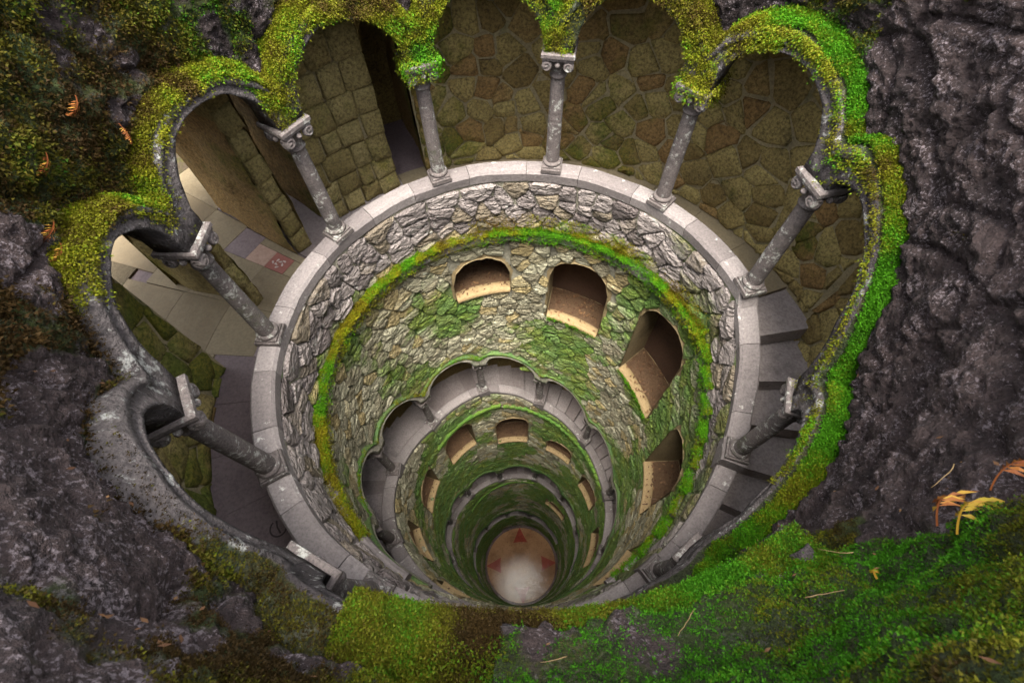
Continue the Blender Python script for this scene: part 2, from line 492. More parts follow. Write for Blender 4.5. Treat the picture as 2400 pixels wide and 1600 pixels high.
rock = obj('rock_wall', mesh('rock_wall', Vrock.reshape(-1, 3), grid_faces(nU, nZ), M['rock'], True, {'tint': tnt, 'moss': np.clip(mf - .02, 0, 1), 'pale': np.interp(((UU + 180) % 360) - 180, [-180, -168, -150, -118, -108, -90, 70, 90, 140, 150, 180], [.3, .7, 1, 1, .4, -.5, -.6, .2, .3, 0, .3])}))
props(rock, 'rough dark rock wall with pale lichen ringing the mouth of the well', 'rock wall')

rad = np.array([1.06, 1.1, 1.2, 1.5, 1.8, 2.15, 2.4, 2.7, 3.0, 4.5, 12, 60, 400])
zz = np.array([1.45, 1.46, 1.44, 1.3, .98, .6, .34, .02, -.30, -.31, -.33, -.36, -.4])
Ua = np.arange(0, 360, 2.0)
RR, UA = np.meshgrid(rad, Ua)
ZZ = np.broadcast_to(zz, RR.shape) + .05 * fbm(P3(UA, RR, 0 * RR) * .4, 3) * ((RR > 1.1) & (RR < 2.9))
gf = grid_faces(len(Ua), len(rad), True)
gi, gj = gf[:, 0] // len(rad), gf[:, 0] % len(rad)
Um = ((Ua[gi] + 1 + 180) % 360) - 180
keep = ~(((Um > -91) & (Um < -45) & (gj >= 5) & (gj < 8)) | ((Um > -91) & (Um < -69) & (gj == 8)))  # mound cut open here: an added court that brings daylight into the passages
gnd = obj('ground', mesh('ground', P3(UA, RR, ZZ).reshape(-1, 3), gf[keep], M['earth'], True))
props(gnd, kind='structure')

# ------------------------------------------------------------------ Voronoi stones on a cylinder strip
def clip_poly(poly, n, d):
    """keep points with dot(n, p) <= d"""
    out = []
    m = len(poly)
    for i in range(m):
        a, b = poly[i], poly[(i + 1) % m]
        da, db = n[0] * a[0] + n[1] * a[1] - d, n[0] * b[0] + n[1] * b[1] - d
        if da <= 0: out.append(a)
        if (da < 0 < db) or (db < 0 < da):
            t = da / (da - db)
            out.append((a[0] + (b[0] - a[0]) * t, a[1] + (b[1] - a[1]) * t))
    return out

def voronoi(seeds, W, H):
    """seeds (N,2); returns one polygon per seed, cut to a window of half size W, H round it"""
    seeds = np.asarray(seeds)
    order = np.argsort(seeds[:, 0])
    xs = seeds[order, 0]
    res = []
    for i, (x, y) in enumerate(seeds):
        lo, hi = np.searchsorted(xs, [x - 2 * W, x + 2 * W])
        idx = order[lo:hi]
        nb = seeds[idx]
        keep = (np.abs(nb[:, 1] - y) < 2 * H) & (idx != i)
        nb = nb[keep]
        dd = (nb[:, 0] - x) ** 2 + (nb[:, 1] - y) ** 2
        nb = nb[np.argsort(dd)][:22]
        poly = [(x - W, y - H), (x + W, y - H), (x + W, y + H), (x - W, y + H)]
        for q in nb:
            n = (q[0] - x, q[1] - y)
            d = (q[0] ** 2 + q[1] ** 2 - x * x - y * y) / 2
            poly = clip_poly(poly, n, d)
            if len(poly) < 3: break
        res.append(poly)
    return res

def inset(poly, d):
    """shrink a convex polygon by d (clip against moved edges)"""
    out = poly
    m = len(poly)
    for i in range(m):
        a, b = poly[i], poly[(i + 1) % m]
        ex, ey = b[0] - a[0], b[1] - a[1]
        l = math.hypot(ex, ey)
        if l < 1e-9: continue
        n = (ey / l, -ex / l)
        out = clip_poly(out, n, n[0] * a[0] + n[1] * a[1] - d)
        if len(out) < 3: return []
    return out

def area(poly):
    return .5 * sum(poly[i][0] * poly[(i + 1) % len(poly)][1] - poly[(i + 1) % len(poly)][0] * poly[i][1] for i in range(len(poly)))

def roundcut(poly, r=.24, most=10):
    """cut the corners, drop slivers, keep at most so many points"""
    P = []
    m = len(poly)
    for i in range(m):
        a, b = poly[i], poly[(i + 1) % m]
        if math.hypot(b[0] - a[0], b[1] - a[1]) < .006: continue
        P.append((a[0] * (1 - r) + b[0] * r, a[1] * (1 - r) + b[1] * r))
        P.append((a[0] * r + b[0] * (1 - r), a[1] * r + b[1] * (1 - r)))
    while len(P) > most:
        k = min(range(len(P)), key=lambda i: math.hypot(P[i][0] - P[i - 1][0], P[i][1] - P[i - 1][1]))
        j = k - 1
        P[k] = ((P[k][0] + P[j][0]) / 2, (P[k][1] + P[j][1]) / 2)
        P.pop(j)
    return P

def stone_mesh(poly, to3, r_back, r_edge, proud, rnd, rough=.012, dome=.72, wob=.004):
    """a hewn stone from a polygon in (arc, height): buried ring, edge ring, shoulder ring, inner ring and a centre; to3(x, y, R)"""
    n = len(poly)
    cx = sum(p[0] for p in poly) / n; cy = sum(p[1] for p in poly) / n
    V = []
    e = [(x + rnd.uniform(-wob, wob), y + rnd.uniform(-wob, wob)) for x, y in poly]
    tx, ty = rnd.uniform(-.12, .12), rnd.uniform(-.30, .12)          # each face is split to its own tilt
    def face(x, y, k):
        return r_edge - proud * k - (x - cx) * tx * .6 - (y - cy) * ty * .6 - rnd.uniform(-rough, rough)
    for x, y in e: V.append((x, y, r_back))
    for x, y in e: V.append((x, y, r_edge + .004))
    for x, y in e:
        k = dome + rnd.uniform(-.05, .06)
        px, py = cx + (x - cx) * k, cy + (y - cy) * k
        V.append((px, py, face(px, py, .75)))
    for x, y in e[::2]:
        k = .42 + rnd.uniform(-.12, .12)
        px, py = cx + (x - cx) * k, cy + (y - cy) * k
        V.append((px, py, face(px, py, 1.0)))
    h = len(e[::2])
    px, py = cx + rnd.uniform(-.012, .012), cy + rnd.uniform(-.008, .008)
    V.append((px, py, face(px, py, 1.0)))
    F = []
    for ring in (0, 1):
        for i in range(n):
            j = (i + 1) % n
            F.append([ring * n + i, ring * n + j, (ring + 1) * n + j, (ring + 1) * n + i])
    o2, o3 = 2 * n, 3 * n
    for i in range(h):
        a, m = 2 * i, 2 * i + 1
        j = (i + 1) % h
        nx = (2 * j) % n
        if m < n:
            F.append([o2 + a, o2 + m, o3 + i])
            if nx != m: F.append([o2 + m, o2 + nx, o3 + j, o3 + i])
        else:
            F.append([o2 + a, o2 + nx, o3 + j, o3 + i])
        F.append([o3 + i, o3 + j, o3 + h])
    A = np.array(V)
    return to3(A[:, 0], A[:, 1], A[:, 2]), F, (cx, cy)

CAMR = np.array(CAM) / S
FWD = np.array(fw); RTV = np.array(rt); UPV = np.array(up)
def seen(U, R, z, inward=True):
    """rough picture size of a unit patch on the cylinder wall, 0 when out of the frame"""
    a = math.radians(U)
    p = np.array([R * math.sin(a), R * math.cos(a), z])
    v = p - CAMR
    d = v @ FWD
    if d <= .05: return 0
    x, y = (v @ RTV) / d, (v @ UPV) / d
    if abs(x) > 1.15 or abs(y) > .78: return 0
    n = np.array([-math.sin(a), -math.cos(a), 0])
    c = max(0, -(v @ n) / np.linalg.norm(v))
    return c / d ** 2

def emit_stones(items, parent, mat, limit=300, flat=False, name='stone'):
    """items: (score, verts, faces, tint, moss). The best seen become parts, the rest one stuff part."""
    items.sort(key=lambda t: -t[0])
    top, rest = items[:limit], items[limit:]
    for sc, V, F, tint, mo, *alt in top:
        n = len(V)
        obj(name, mesh(name, V, F, M['parapet'] if alt and alt[0] else mat, not flat, {'tint': np.full(n, tint), 'moss': np.full(n, mo) if np.isscalar(mo) else mo}), parent)
    for rest, mat in (([q for q in rest if not (len(q) > 5 and q[5])], mat), ([q for q in rest if len(q) > 5 and q[5]], M['parapet'])):
        if not rest: continue
        VV, FF, T, MM = [], [], [], []
        o = 0
        for sc, V, F, tint, mo, *alt in rest:
            VV.append(V); FF += [[k + o for k in f] for f in F]
            T.append(np.full(len(V), tint)); MM.append(np.full(len(V), mo) if np.isscalar(mo) else mo)
            o += len(V)
        r = obj('rubble_stones', mesh('rubble_stones', np.concatenate(VV), FF, mat, not flat, {'tint': np.concatenate(T), 'moss': np.concatenate(MM)}), parent)
        r["kind"] = "stuff"

# windows in the shaft: (U0, U1, z top, z bottom at U0, z bottom at U1)
WINS = [(-24, -1.4, -.605, -.94, -.94), (14, 37.8, -.61, -1.24, -1.28), (52.6, 76.4, -.585, -1.44, -1.56), (90, 112.6, -1.0, -1.88, -1.98), (131, 151, -1.15, -1.80, -1.9),
        (203, 216, -1.45, -1.85, -1.9), (232, 251, -2.05, -2.55, -2.6), (267.5, 289.5, -2.88, -3.48, -3.55),
        (305.2, 328, -3.0, -3.74, -3.78), (344.4, 367.6, -3.37, -4.16, -4.2), (382.6, 404.2, -3.9, -4.36, -4.42), (418.5, 440, -4.18, -4.80, -4.86), (457, 484, -4.2, -4.9, -4.95),
        (752, 780, -7.2, -7.66, -7.75)]
def win_top(w, U):
    t = np.clip(np.abs((U - (w[0] + w[1]) / 2) / ((w[1] - w[0]) / 2)), 0, 1)
    return w[2] - .17 * (1 - np.sqrt(np.clip(1 - t ** 2.3, 0, 1)))
def win_bot(w, U):
    return w[3] + (w[4] - w[3]) * np.clip((U - w[0]) / (w[1] - w[0]), 0, 1)
def in_win(U, z, m=0.0):
    r = np.zeros(np.shape(U), bool)
    for w in WINS:
        r |= (U > w[0] - m / .0157) & (U < w[1] + m / .0157) & (z < win_top(w, U) + m) & (z > win_bot(w, U) - m)
    return r

K = math.radians(1) * .9                 # arc per degree at the wall
def moss_of(U, z):
    """green film on the shaft masonry: patchy, more of it deeper down where it stays damp"""
    U = np.asarray(U, float); z = np.asarray(z, float)
    p = np.stack([np.sin(np.radians(U)) * 2.2, np.cos(np.radians(U)) * 2.2, z * 2.0], -1)
    n = fbm(p * .9 + 40, 4) * .42
    Un = ((U + 180) % 360) - 180
    b = np.interp(z, [-11, -5, -3.4, -2.2, -1.2, -.4, 0], [.68, .68, .62, .50, .42, .40, .36])
    b = b - .16 * np.exp(-((Un + 75) / 28) ** 2) * (z > -2.6) - .25 * np.exp(-((Un - 2) / 7) ** 2) * (z < -6.4)
    return np.clip(b + n, 0, 1)

LEVELS = [(U_START, 184, 'upper'), (184, 545, 'second'), (545, 905, 'third'), (905, U_END, 'lowest')]
WALL_LABEL = ['pale rubble stone shaft wall just below the widest parapet ring', 'mossy rubble stone shaft wall below the second parapet ring',
              'dark green rubble shaft wall below the third parapet ring', 'shadowy shaft wall between the lowest ring and the bottom floor']
walls = []
for i, (a, b, nm) in enumerate(LEVELS):
    walls.append(thing('shaft_wall', WALL_LABEL[i], 'stone wall', (0, 0, S * float(zc(b)) - 3), 'rubble walls of the shaft'))

seeds = []
h0 = -3.9
row = 0
h = -.10
Ulo, Uhi = U_START - 4, U_END + 4
while h > h0:
    rh = random.uniform(.050, .082) if h > -.9 else random.uniform(.042, .072)
    x = Ulo * K + random.uniform(0, .1)
    while x < Uhi * K:
        w = random.uniform(.085, .205) if random.random() < .8 else random.uniform(.05, .085)
        U = x / K
        ztop = float(zc(U)) + h
        lowest = float(z_ex(U + 360)) if U + 360 < U_END else FLOOR_Z + .40
        if ztop > lowest - .08:
            seeds.append((x + w / 2, h - rh / 2 + random.uniform(-.022, .022)))
        x += w
    h -= rh
polys = voronoi(seeds, .2, .16)
items = [[], [], [], []]
wrnd = random.Random(5)
def to_wall(x, y, R):
    U = x / K
    return P3(U, R, zc(U) + y)
for (sx, sy), poly in zip(seeds, polys):
    if len(poly) < 3: continue
    U = sx / K
    if U < U_START or U > U_END: continue
    zs = float(zc(U)) + sy
    if sy > -.075: continue
    if bool(in_win(np.array(U), np.array(zs), .004)): continue
    poly = clip_poly(poly, (0, 1), -.066)
    if U + 360 < U_END:
        e0, e1 = float(z_ex(U + 360 - 1)), float(z_ex(U + 360 + 1))
        zl = (e0 + e1) / 2 - float(zc(U)) - .012
        sl = (e1 - e0) / (2 * K) - float(zc(U + 1) - zc(U - 1)) / (2 * K)
        if sy < zl + .012: continue
        poly = clip_poly(poly, (sl, -1), sl * sx - zl)
    for w in WINS:
        if w[0] - 12 < U < w[1] + 12 and w[3] - .3 < zs < w[2] + .3:
            z0 = float(zc(U))
            if U <= w[0]: poly = clip_poly(poly, (1, 0), w[0] * K - .002)
            elif U >= w[1]: poly = clip_poly(poly, (-1, 0), -w[1] * K - .002)
            elif zs > w[2] - .14:
                t0, t1 = float(win_top(w, U - .5)), float(win_top(w, U + .5))
                sl = (t1 - t0) / K - float(zc(U + .5) - zc(U - .5)) / K
                sl = max(-3, min(3, sl))
                yy = (t0 + t1) / 2 - z0
                poly = clip_poly(poly, (sl, -1), sl * sx - yy)
            elif zs < win_bot(w, U):
                poly = clip_poly(poly, (0, 1), float(win_bot(w, U)) - z0)
    if len(poly) < 3: continue
    poly = inset(poly, wrnd.uniform(.0008, .0032))
    if len(poly) < 3 or area(poly) < .0008: continue
    poly = roundcut(poly, .17)
    if len(poly) < 4: continue
    pr = wrnd.uniform(.004, .016)
    V, F, c = stone_mesh(poly, to_wall, .932, .914, pr, wrnd, .0045, .86, .005)
    mo = moss_of(U, zs)
    lv = 0 if U < 184 else 1 if U < 545 else 2 if U < 905 else 3
    sc = seen(U, .9, zs) * area(poly)
    items[lv].append((sc, V, F, wrnd.random(), float(mo), lv == 0 and sy > -.36))
for lv in range(4):
    emit_stones(items[lv], walls[lv], M['shaft'], 300 if lv < 3 else 0, True)

# mortar backing of each wall with the window openings left out
for i, (a, b, nm) in enumerate(LEVELS):
    Us = np.arange(a, b + .01, 1.0)
    nz = 72
    top = zc(Us) - .05
    bot = np.where(Us + 360 < U_END, z_ex(np.minimum(Us + 360, U_END)) - .05, FLOOR_Z + .30)
    t = np.linspace(0, 1, nz)
    Z = top[:, None] + (bot - top)[:, None] * t
    UA = np.broadcast_to(Us[:, None], Z.shape)
    R = .9235 + .006 * fbm(P3(UA, .92 + 0 * Z, Z) * 4, 3)
    inside = in_win(UA, Z, .004).ravel()
    F = grid_faces(len(Us), nz)
    F = F[~inside[F].any(1)]
    obj('mortar_bed', mesh('mortar_bed', P3(UA, R, Z).reshape(-1, 3), F, M['mortar'], True, {'tint': .5 + 0 * Z, 'moss': moss_of(UA, Z)}), walls[i])
    # back of the parapet towards the stair
    strip('parapet_back', Us, lambda u: [(.99, zc(u) - .055), (.99, zc(u) - .36)], M['step'], walls[i])

# window niches: flange, reveals, sill and back
def window(w, parent):
    n = 14
    Ut = np.linspace(w[0], w[1], n)
    out = [(u, float(win_top(w, u))) for u in Ut]
    outline = out + [(w[1], float(win_bot(w, w[1])))] + [(u, float(win_bot(w, u))) for u in Ut[::-1][1:-1]] + [(w[0], float(win_bot(w, w[0])))]
    o = np.array(outline)
    ctr = o.mean(0)
    m = len(o)
    ragged = np.array([wrnd.uniform(-.006, .006) for _ in range(m)])
    depth = 1.16
    rings = []
    fl = o + (o - ctr) * np.array([.10, .08])
    rings.append(P3(fl[:, 0], .925, fl[:, 1]))
    rings.append(P3(o[:, 0], .918, o[:, 1] + ragged))
    rings.append(P3(o[:, 0], .905, o[:, 1] + ragged))
    rings.append(P3(o[:, 0], 1.0, o[:, 1]))
    rings.append(P3(o[:, 0], depth, o[:, 1]))
    V = np.concatenate(rings)
    F = []
    for r in range(4):
        for i in range(m):
            if r >= 1 and i >= n and i < m - 1 and False: continue
            j = (i + 1) % m
            F.append([r * m + i, r * m + j, (r + 1) * m + j, (r + 1) * m + i])
    niche = obj('window_niche', mesh('window_niche', V, F, M['reveal'], False, {'tint': np.full(len(V), .5)}), parent)
    F2 = [list(range(m))]
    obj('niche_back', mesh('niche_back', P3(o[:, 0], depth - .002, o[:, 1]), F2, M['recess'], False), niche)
    # sill slab, its surface rising gently towards the back
    us = np.linspace(w[0] + .25, w[1] - .25, 12)
    rs = np.array([.897, .915, .935, .959, .962, .97, 1.03, 1.15])
    UA, RA = np.meshgrid(us, rs, indexing='ij')
    lift = .016 + np.where(RA > .960, -.008, .0) + .004 * fbm(P3(UA, RA, 0 * RA) * 6, 3)
    ZA = win_bot(w, UA) + lift
    V = P3(UA, RA, ZA).reshape(-1, 3)
    V2 = P3(us, .897 + 0 * us, win_bot(w, us) - .02)
    F = grid_faces(12, 8).tolist()
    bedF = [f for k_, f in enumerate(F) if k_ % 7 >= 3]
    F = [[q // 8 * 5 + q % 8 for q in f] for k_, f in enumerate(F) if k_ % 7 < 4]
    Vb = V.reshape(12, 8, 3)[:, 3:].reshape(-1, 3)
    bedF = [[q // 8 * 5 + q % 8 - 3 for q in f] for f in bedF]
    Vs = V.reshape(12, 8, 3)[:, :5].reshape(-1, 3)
    for i in range(11): F.append([60 + i, 61 + i, (i + 1) * 5, i * 5])
    obj('niche_floor', mesh('niche_floor', Vb - [0, 0, .004], bedF, M['shaded_litter'], True), niche)
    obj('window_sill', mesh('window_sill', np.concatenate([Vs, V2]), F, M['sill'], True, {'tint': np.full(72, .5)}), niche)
for w in WINS:
    window(w, walls[0 if w[0] < 184 else 1 if w[0] < 545 else 2])

# string courses (part of the wall below the ring)
def ledge(us, zt, r0, parent, name='string_course', mat='coping', th=.07):
    return strip(name, us, lambda u: [(.935, zt + .012), (r0 + .01, zt + .004), (r0, zt - .012), (r0 + .002, zt - th), (.93, zt - th - .022)], M[mat], parent, closed=True, smooth=False, jitter=.0025)
sc1 = ledge(np.arange(-150, 77.5, 1.5), -.385, .884, walls[0])
for k in range(11):
    u0 = 78 + k * 6.9
    ledge(np.linspace(u0, u0 + 5.6 + wrnd.uniform(0, 1), 5), -.40 - .074 * k + wrnd.uniform(-.008, .008), .884, sc1, 'ledge_stone')
sc2 = ledge(np.arange(300, 350.5, 1.5), -2.90, .884, walls[1], th=.05, mat='greenledge')
for k in range(21):
    u0 = 351 + k * 4.0
    ledge(np.linspace(u0, u0 + 3.95, 4), -2.955 - .040 * k, .884 + .002 * (k % 2), sc2, 'ledge_stone', 'greenledge', .05)
sc3 = ledge(np.arange(660, 740, 2), -6.42, .89, walls[2], th=.05, mat='greenledge')

# ------------------------------------------------------------------ copings, block by block
COP_LABEL = ['pale granite coping ring round the widest turn of the parapet', 'grey coping ring of the second turn, narrower in view', 'greenish coping ring of the third turn far down', 'dim coping ring of the lowest turn just above the floor']
for i, (a, b, nm) in enumerate(LEVELS):
    t = thing('parapet_coping', COP_LABEL[i], 'parapet', (0, 0, S * float(zc(b))), 'coping rings of the spiral parapet')
    js = [u for u in np.sort(np.concatenate([CU[:-1] + (CU[1:] - CU[:-1]) * .28, CU[:-1] + (CU[1:] - CU[:-1]) * .74])) if a < u < b]
    js = [a] + [u + random.uniform(-1.5, 1.5) for u in js] + [b]
    for u0, u1 in zip(js[:-1], js[1:]):
        dz = random.uniform(-.002, .002)
        g = .07
        us = np.linspace(u0 + g, u1 - g, max(3, int((u1 - u0) / 2.2)))
        o = strip('coping_stone', us, lambda u: [(.925, zc(u) - .062 + dz), (.917, zc(u) - .058 + dz), (.915, zc(u) - .012 + dz), (.925, zc(u) + dz), (.992, zc(u) + dz), (1.0, zc(u) - .008 + dz), (.999, zc(u) - .06 + dz)],
                  M['coping'], t, closed=True, smooth=False, jitter=.0028)
        me = o.data
        at = me.attributes.new('tint', 'FLOAT', 'POINT'); at.data.foreach_set('value', np.full(len(me.vertices), random.random(), np.float32))

# ------------------------------------------------------------------ columns
def column_meshes():
    q = {}
    V, F = box(0, 0, .0105, .094, .094, .021, .003)
    V2, F2 = box(0, 0, .026, .082, .082, .008, .002)
    q['plinth'] = merge((V, F), (V2, F2))
    q['base_ring'] = lathe([(.030, .030), (.039, .030), (.0415, .034), (.0425, .039), (.0410, .044), (.036, .047), (.033, .050), (.0315, .050)], 28)
    prof = [(.0318, .049)] + [(.0318 - .0035 * k ** 1.4, .05 + .40 * k) for k in np.linspace(0, 1, 8)] + [(.028, .452)]
    q['shaft'] = lathe(prof, 28)
    q['capital'] = merge(lathe([(.0280, .450), (.0335, .451), (.0350, .456), (.0335, .461), (.0295, .463), (.0305, .470), (.0325, .485), (.037, .505), (.045, .522), (.052, .532), (.052, .536)], 24))
    q['abacus'] = merge(box(0, 0, .5405, .118, .118, .011, .002), box(0, 0, .5545, .127, .127, .017, .004))
    return q
def disc(r, th):
    pr = [(0, th), (r * .22, th), (r * .30, th * .72), (r * .48, th * .72), (r * .58, th), (r * .80, th * .95), (r * .9, th * .6), (r, th * .2), (r, -th * .4)]
    return lathe(pr[::-1], 16)
cm = column_meshes()
CM = {k: mesh(k, np.array(v) * S, f, M['column'], k in ('shaft', 'base_ring', 'capital')) for k, (v, f) in cm.items()}
vd, fd = disc(.0205, .010)
def rot_face(V, k, off, zc_):
    """stand a lathe disc upright on face k of the capital"""
    out = []
    a = math.radians(90 * k)
    for x, y, z in V:
        X, Y, Z = x + off, -(.050 + z), y + zc_
        out.append((X * math.cos(a) - Y * math.sin(a), X * math.sin(a) + Y * math.cos(a), Z))
    return out
VOL = []
for k in range(4):
    for s in (-1, 1):
        VOL.append(mesh('volute', np.array(rot_face(vd, k, s * .041, .513)) * S, fd, M['column'], True))
ball = lathe([(.0001, -.011), (.006, -.0092), (.0095, -.005), (.011, 0), (.0095, .005), (.006, .0092), (.0001, .011)], 12)
ROS = [mesh('rosette', np.array(rot_face([(x, y, z + .004) for x, y, z in ball[0]], k, 0, .518)) * S, ball[1], M['column'], True) for k in range(4)]

COL_LABELS = {
    -151.3: 'stub of a stone column at the lower left, half hidden by the near wall',
    -118.5: 'leaning looking grey column lowest on the left, dark paving behind it',
    -86.5: 'stone column with bare scroll capital beside the entrance passage with beige floor',
    -53.5: 'grey column whose scroll capital stands right of the tall quoined pier',
    -20.8: 'lichen blotched column with mossy capital beside the dark doorway slot',
    11.7: 'column with bright white scroll capital at the top centre of the ring',
    44.2: 'white flecked column with mossy capital, first to the right of the white capital',
    77.6: 'brown grey column on the right standing where the stairs begin',
    111.7: 'dark column on a stepped pedestal at the right, before the stair treads',
    144: 'short glimpse of a column base at the lower right under the mossy ledge'}
def L2name(i):
    return ['first', 'second', 'third', 'fourth', 'fifth', 'sixth', 'seventh', 'eighth', 'ninth', 'tenth', 'eleventh', 'twelfth', 'thirteenth'][i]
cproto = None
cnt = {1: 0, 2: 0, 3: 0}
PEDW = 6.6
for k, (u, b) in enumerate(COLS):
    lv = 0 if u < 184 else 1 if u < 545 else 2 if u < 905 else 3
    if u > 1120 or u < -180: continue
    if lv and not (-135 < ((u + 180) % 360) - 180 < 130): continue
    if lv == 0 and u > 150: continue
    if lv == 0:
        lab = COL_LABELS[u]; grp = 'columns standing on the upper parapet ring'
    elif lv == 1:
        i = cnt[1]; cnt[1] += 1
        lab = 'small grey column on the second parapet ring, %s from the left' % L2name(i); grp = 'columns standing on the second parapet ring'
    elif lv == 2:
        i = cnt[2]; cnt[2] += 1
        lab = 'tiny column on the third parapet ring under green arches, %s from the left' % L2name(i); grp = 'columns standing on the third parapet ring'
    else:
        i = cnt[3]; cnt[3] += 1
        lab = 'tiny dark column on the lowest parapet ring, %s from the left' % L2name(i); grp = 'columns standing on the lowest parapet ring'
    pos = P3(u, .958, b)
    c = thing('column', lab, 'column', tuple(pos), grp, -math.radians(u))
    for nme in ('plinth', 'base_ring', 'shaft', 'capital', 'abacus'):
        o = obj(nme, CM[nme], c, True)
        if nme == 'capital':
            for vm in VOL: obj('volute', vm, o, True)
            for rm in ROS: obj('rosette', rm, o, True)
    gap = b - float(zc(u))
    us = np.linspace(u - 3.3, u + 3.3, 5)
    lo = np.minimum(zc(us) - .0625, b - .03)
    if lv or u > 78 or gap > .004:
        ped = strip('pedestal', us, lambda q: [(.905, lo), (.905, b - .012 + 0 * q), (.911, b - .001 + 0 * q), (1.004, b - .001 + 0 * q), (1.004, lo)], M['coping'], None, closed=True, smooth=False)
        me = ped.data
        me.transform(Matrix.Translation(-Vector(pos)))
        me.transform(Matrix.Rotation(math.radians(u), 4, 'Z'))
        ped.parent = c

# ------------------------------------------------------------------ arcades
ARC_LABEL = ['weathered arcade of round arches under moss at the mouth of the well', 'green streaked arcade over the second turn of stairs', 'vivid green arcade over the third turn of stairs', 'dark arcade over the lowest turn of stairs']
for i, (a, b, nm) in enumerate(LEVELS):
    t = thing('arcade', ARC_LABEL[i], 'arcade', (0, 0, S * float(zc(b))), 'arcades of the spiral gallery')
    for k in range(len(CU) - 1):
        u0, u1 = CU[k], CU[k + 1]
        if not (a <= u1 - .01 and u0 < b) or (i and u0 < a): continue
        u0 = max(u0, U_START)
        us = np.unique(np.concatenate([np.linspace(u0 + .04, u1 - .04, 37), [u0 + 3.3, u1 - 3.3, u0 + 3.6, u1 - 3.6, u0 + 4.2, u1 - 4.2]]))
        zi, ze = z_in(us), z_ex(us)
        f = .893 if i else .912
        hb = .010 if i else .022
        w = np.maximum(ze - zi - .040, .004)
        pr = [(1.006, zi), (f, zi), (f + .002, zi + w * .35), (f + .008, zi + w * .7), (f + .013, zi + w), (f + hb * .1, zi + w + .006), (f + hb * .2, zi + w + .024), (f + hb * .8, ze - .002), (f + .05, ze + .008), (1.006, ze + .012)]
        o = strip('arch', us, lambda q: pr, M['archgreen' if i else 'arch'], t, closed=True, smooth=True, jitter=.0062 if i == 0 else .003)
        me = o.data
        n = len(me.vertices)
        co = np.empty(n * 3, np.float32); me.vertices.foreach_get('co', co); co = co.reshape(-1, 3) / S
        Uv = np.repeat(us, len(pr))
        idx = np.tile(np.arange(len(pr)), len(us))
        mo = .28 + (0 if i == 0 else .22 if i == 1 else .42)
        if i == 0:
            mo = mo + (idx >= 7) * .55 * np.interp(((Uv + 180) % 360) - 180, [-180, -150, -140, -128, -112, -104, 150, 180], [1, .9, .1, 0, .1, 1, 1, 1])
        else:
            mo = mo + .3 * (idx >= 5)
        if i == 0:
            mo = mo + .45 * np.exp(-((Uv - 8) / 46) ** 4)
        for nm_, vv in (('tint', np.full(n, random.random())), ('moss', mo)):
            at = me.attributes.new(nm_, 'FLOAT', 'POINT'); at.data.foreach_set('value', np.asarray(vv, np.float32))

# bare stone ledge with a rain spout on the near right rock
ldg = thing('stone_ledge', 'bare grey stone ledge low on the right with a round spout hole', 'ledge', tuple(P3(160, .95, .7)))
us = np.arange(145, 176, .8)
tp = np.clip((us - 145) / 7, 0, 1) * np.clip((176 - us) / 9, 0, 1)
strip('ledge_block', us, lambda u: [(1.0, .75 + 0 * u), (1 - .055 * tp, .725 + 0 * u), (1 - .078 * tp, .70 + 0 * u), (1 - .082 * tp, .675 + 0 * u), (1 - .078 * tp, .65 + 0 * u), (1.0, .60 + 0 * u)], M['arch'], ldg, closed=True, smooth=True, jitter=.012)
def spout():
    V, F = [], []
    n, L_ = 14, .06
    for j, (r, x) in enumerate(((.020, 0), (.020, L_), (.0145, L_), (.013, .01))):
        for i in range(n):
            a = 2 * math.pi * i / n
            V.append((r * math.cos(a) * S, x * S, r * math.sin(a) * S))
    for j in range(3):
        for i in range(n):
            F.append([j * n + i, j * n + (i + 1) % n, (j + 1) * n + (i + 1) % n, (j + 1) * n + i])
    F.append([3 * n + i for i in range(n)])
    return V, F
v, f = spout()
sp = obj('spout', mesh('spout', v, f, M['arch'], True), ldg, True)
sp.location = Vector(P3(152, .985, .715)) - ldg.location
sp.rotation_euler = (0, 0, math.radians(180 - 152))

# ------------------------------------------------------------------ gallery: floor, stairs, ceiling, outer wall
GF = -.285
BACK = 1.345
fl = thing('gallery_floor', 'paved landing behind the upper parapet ring with beige and grey slabs', 'floor', (0, 0, S * GF - .3))
fl["kind"] = "structure"
def slab(u0, u1, r0, r1, z, mat, name='slab', th=.02, gap=.0011, parent=None, tint=None):
    us = np.linspace(u0 + gap / r1 * 57.3, u1 - gap / r1 * 57.3, max(2, int(abs(u1 - u0) / 3) + 1))
    o = strip(name, us, lambda u: [(r0 + gap, z - th + 0 * u), (r0 + gap, z + 0 * u), (r1 - gap, z + 0 * u), (r1 - gap, z - th + 0 * u)], M[mat], parent or fl, closed=True)
    me = o.data
    at = me.attributes.new('tint', 'FLOAT', 'POINT'); at.data.foreach_set('value', np.full(len(me.vertices), random.random() if tint is None else tint, np.float32))
    return o
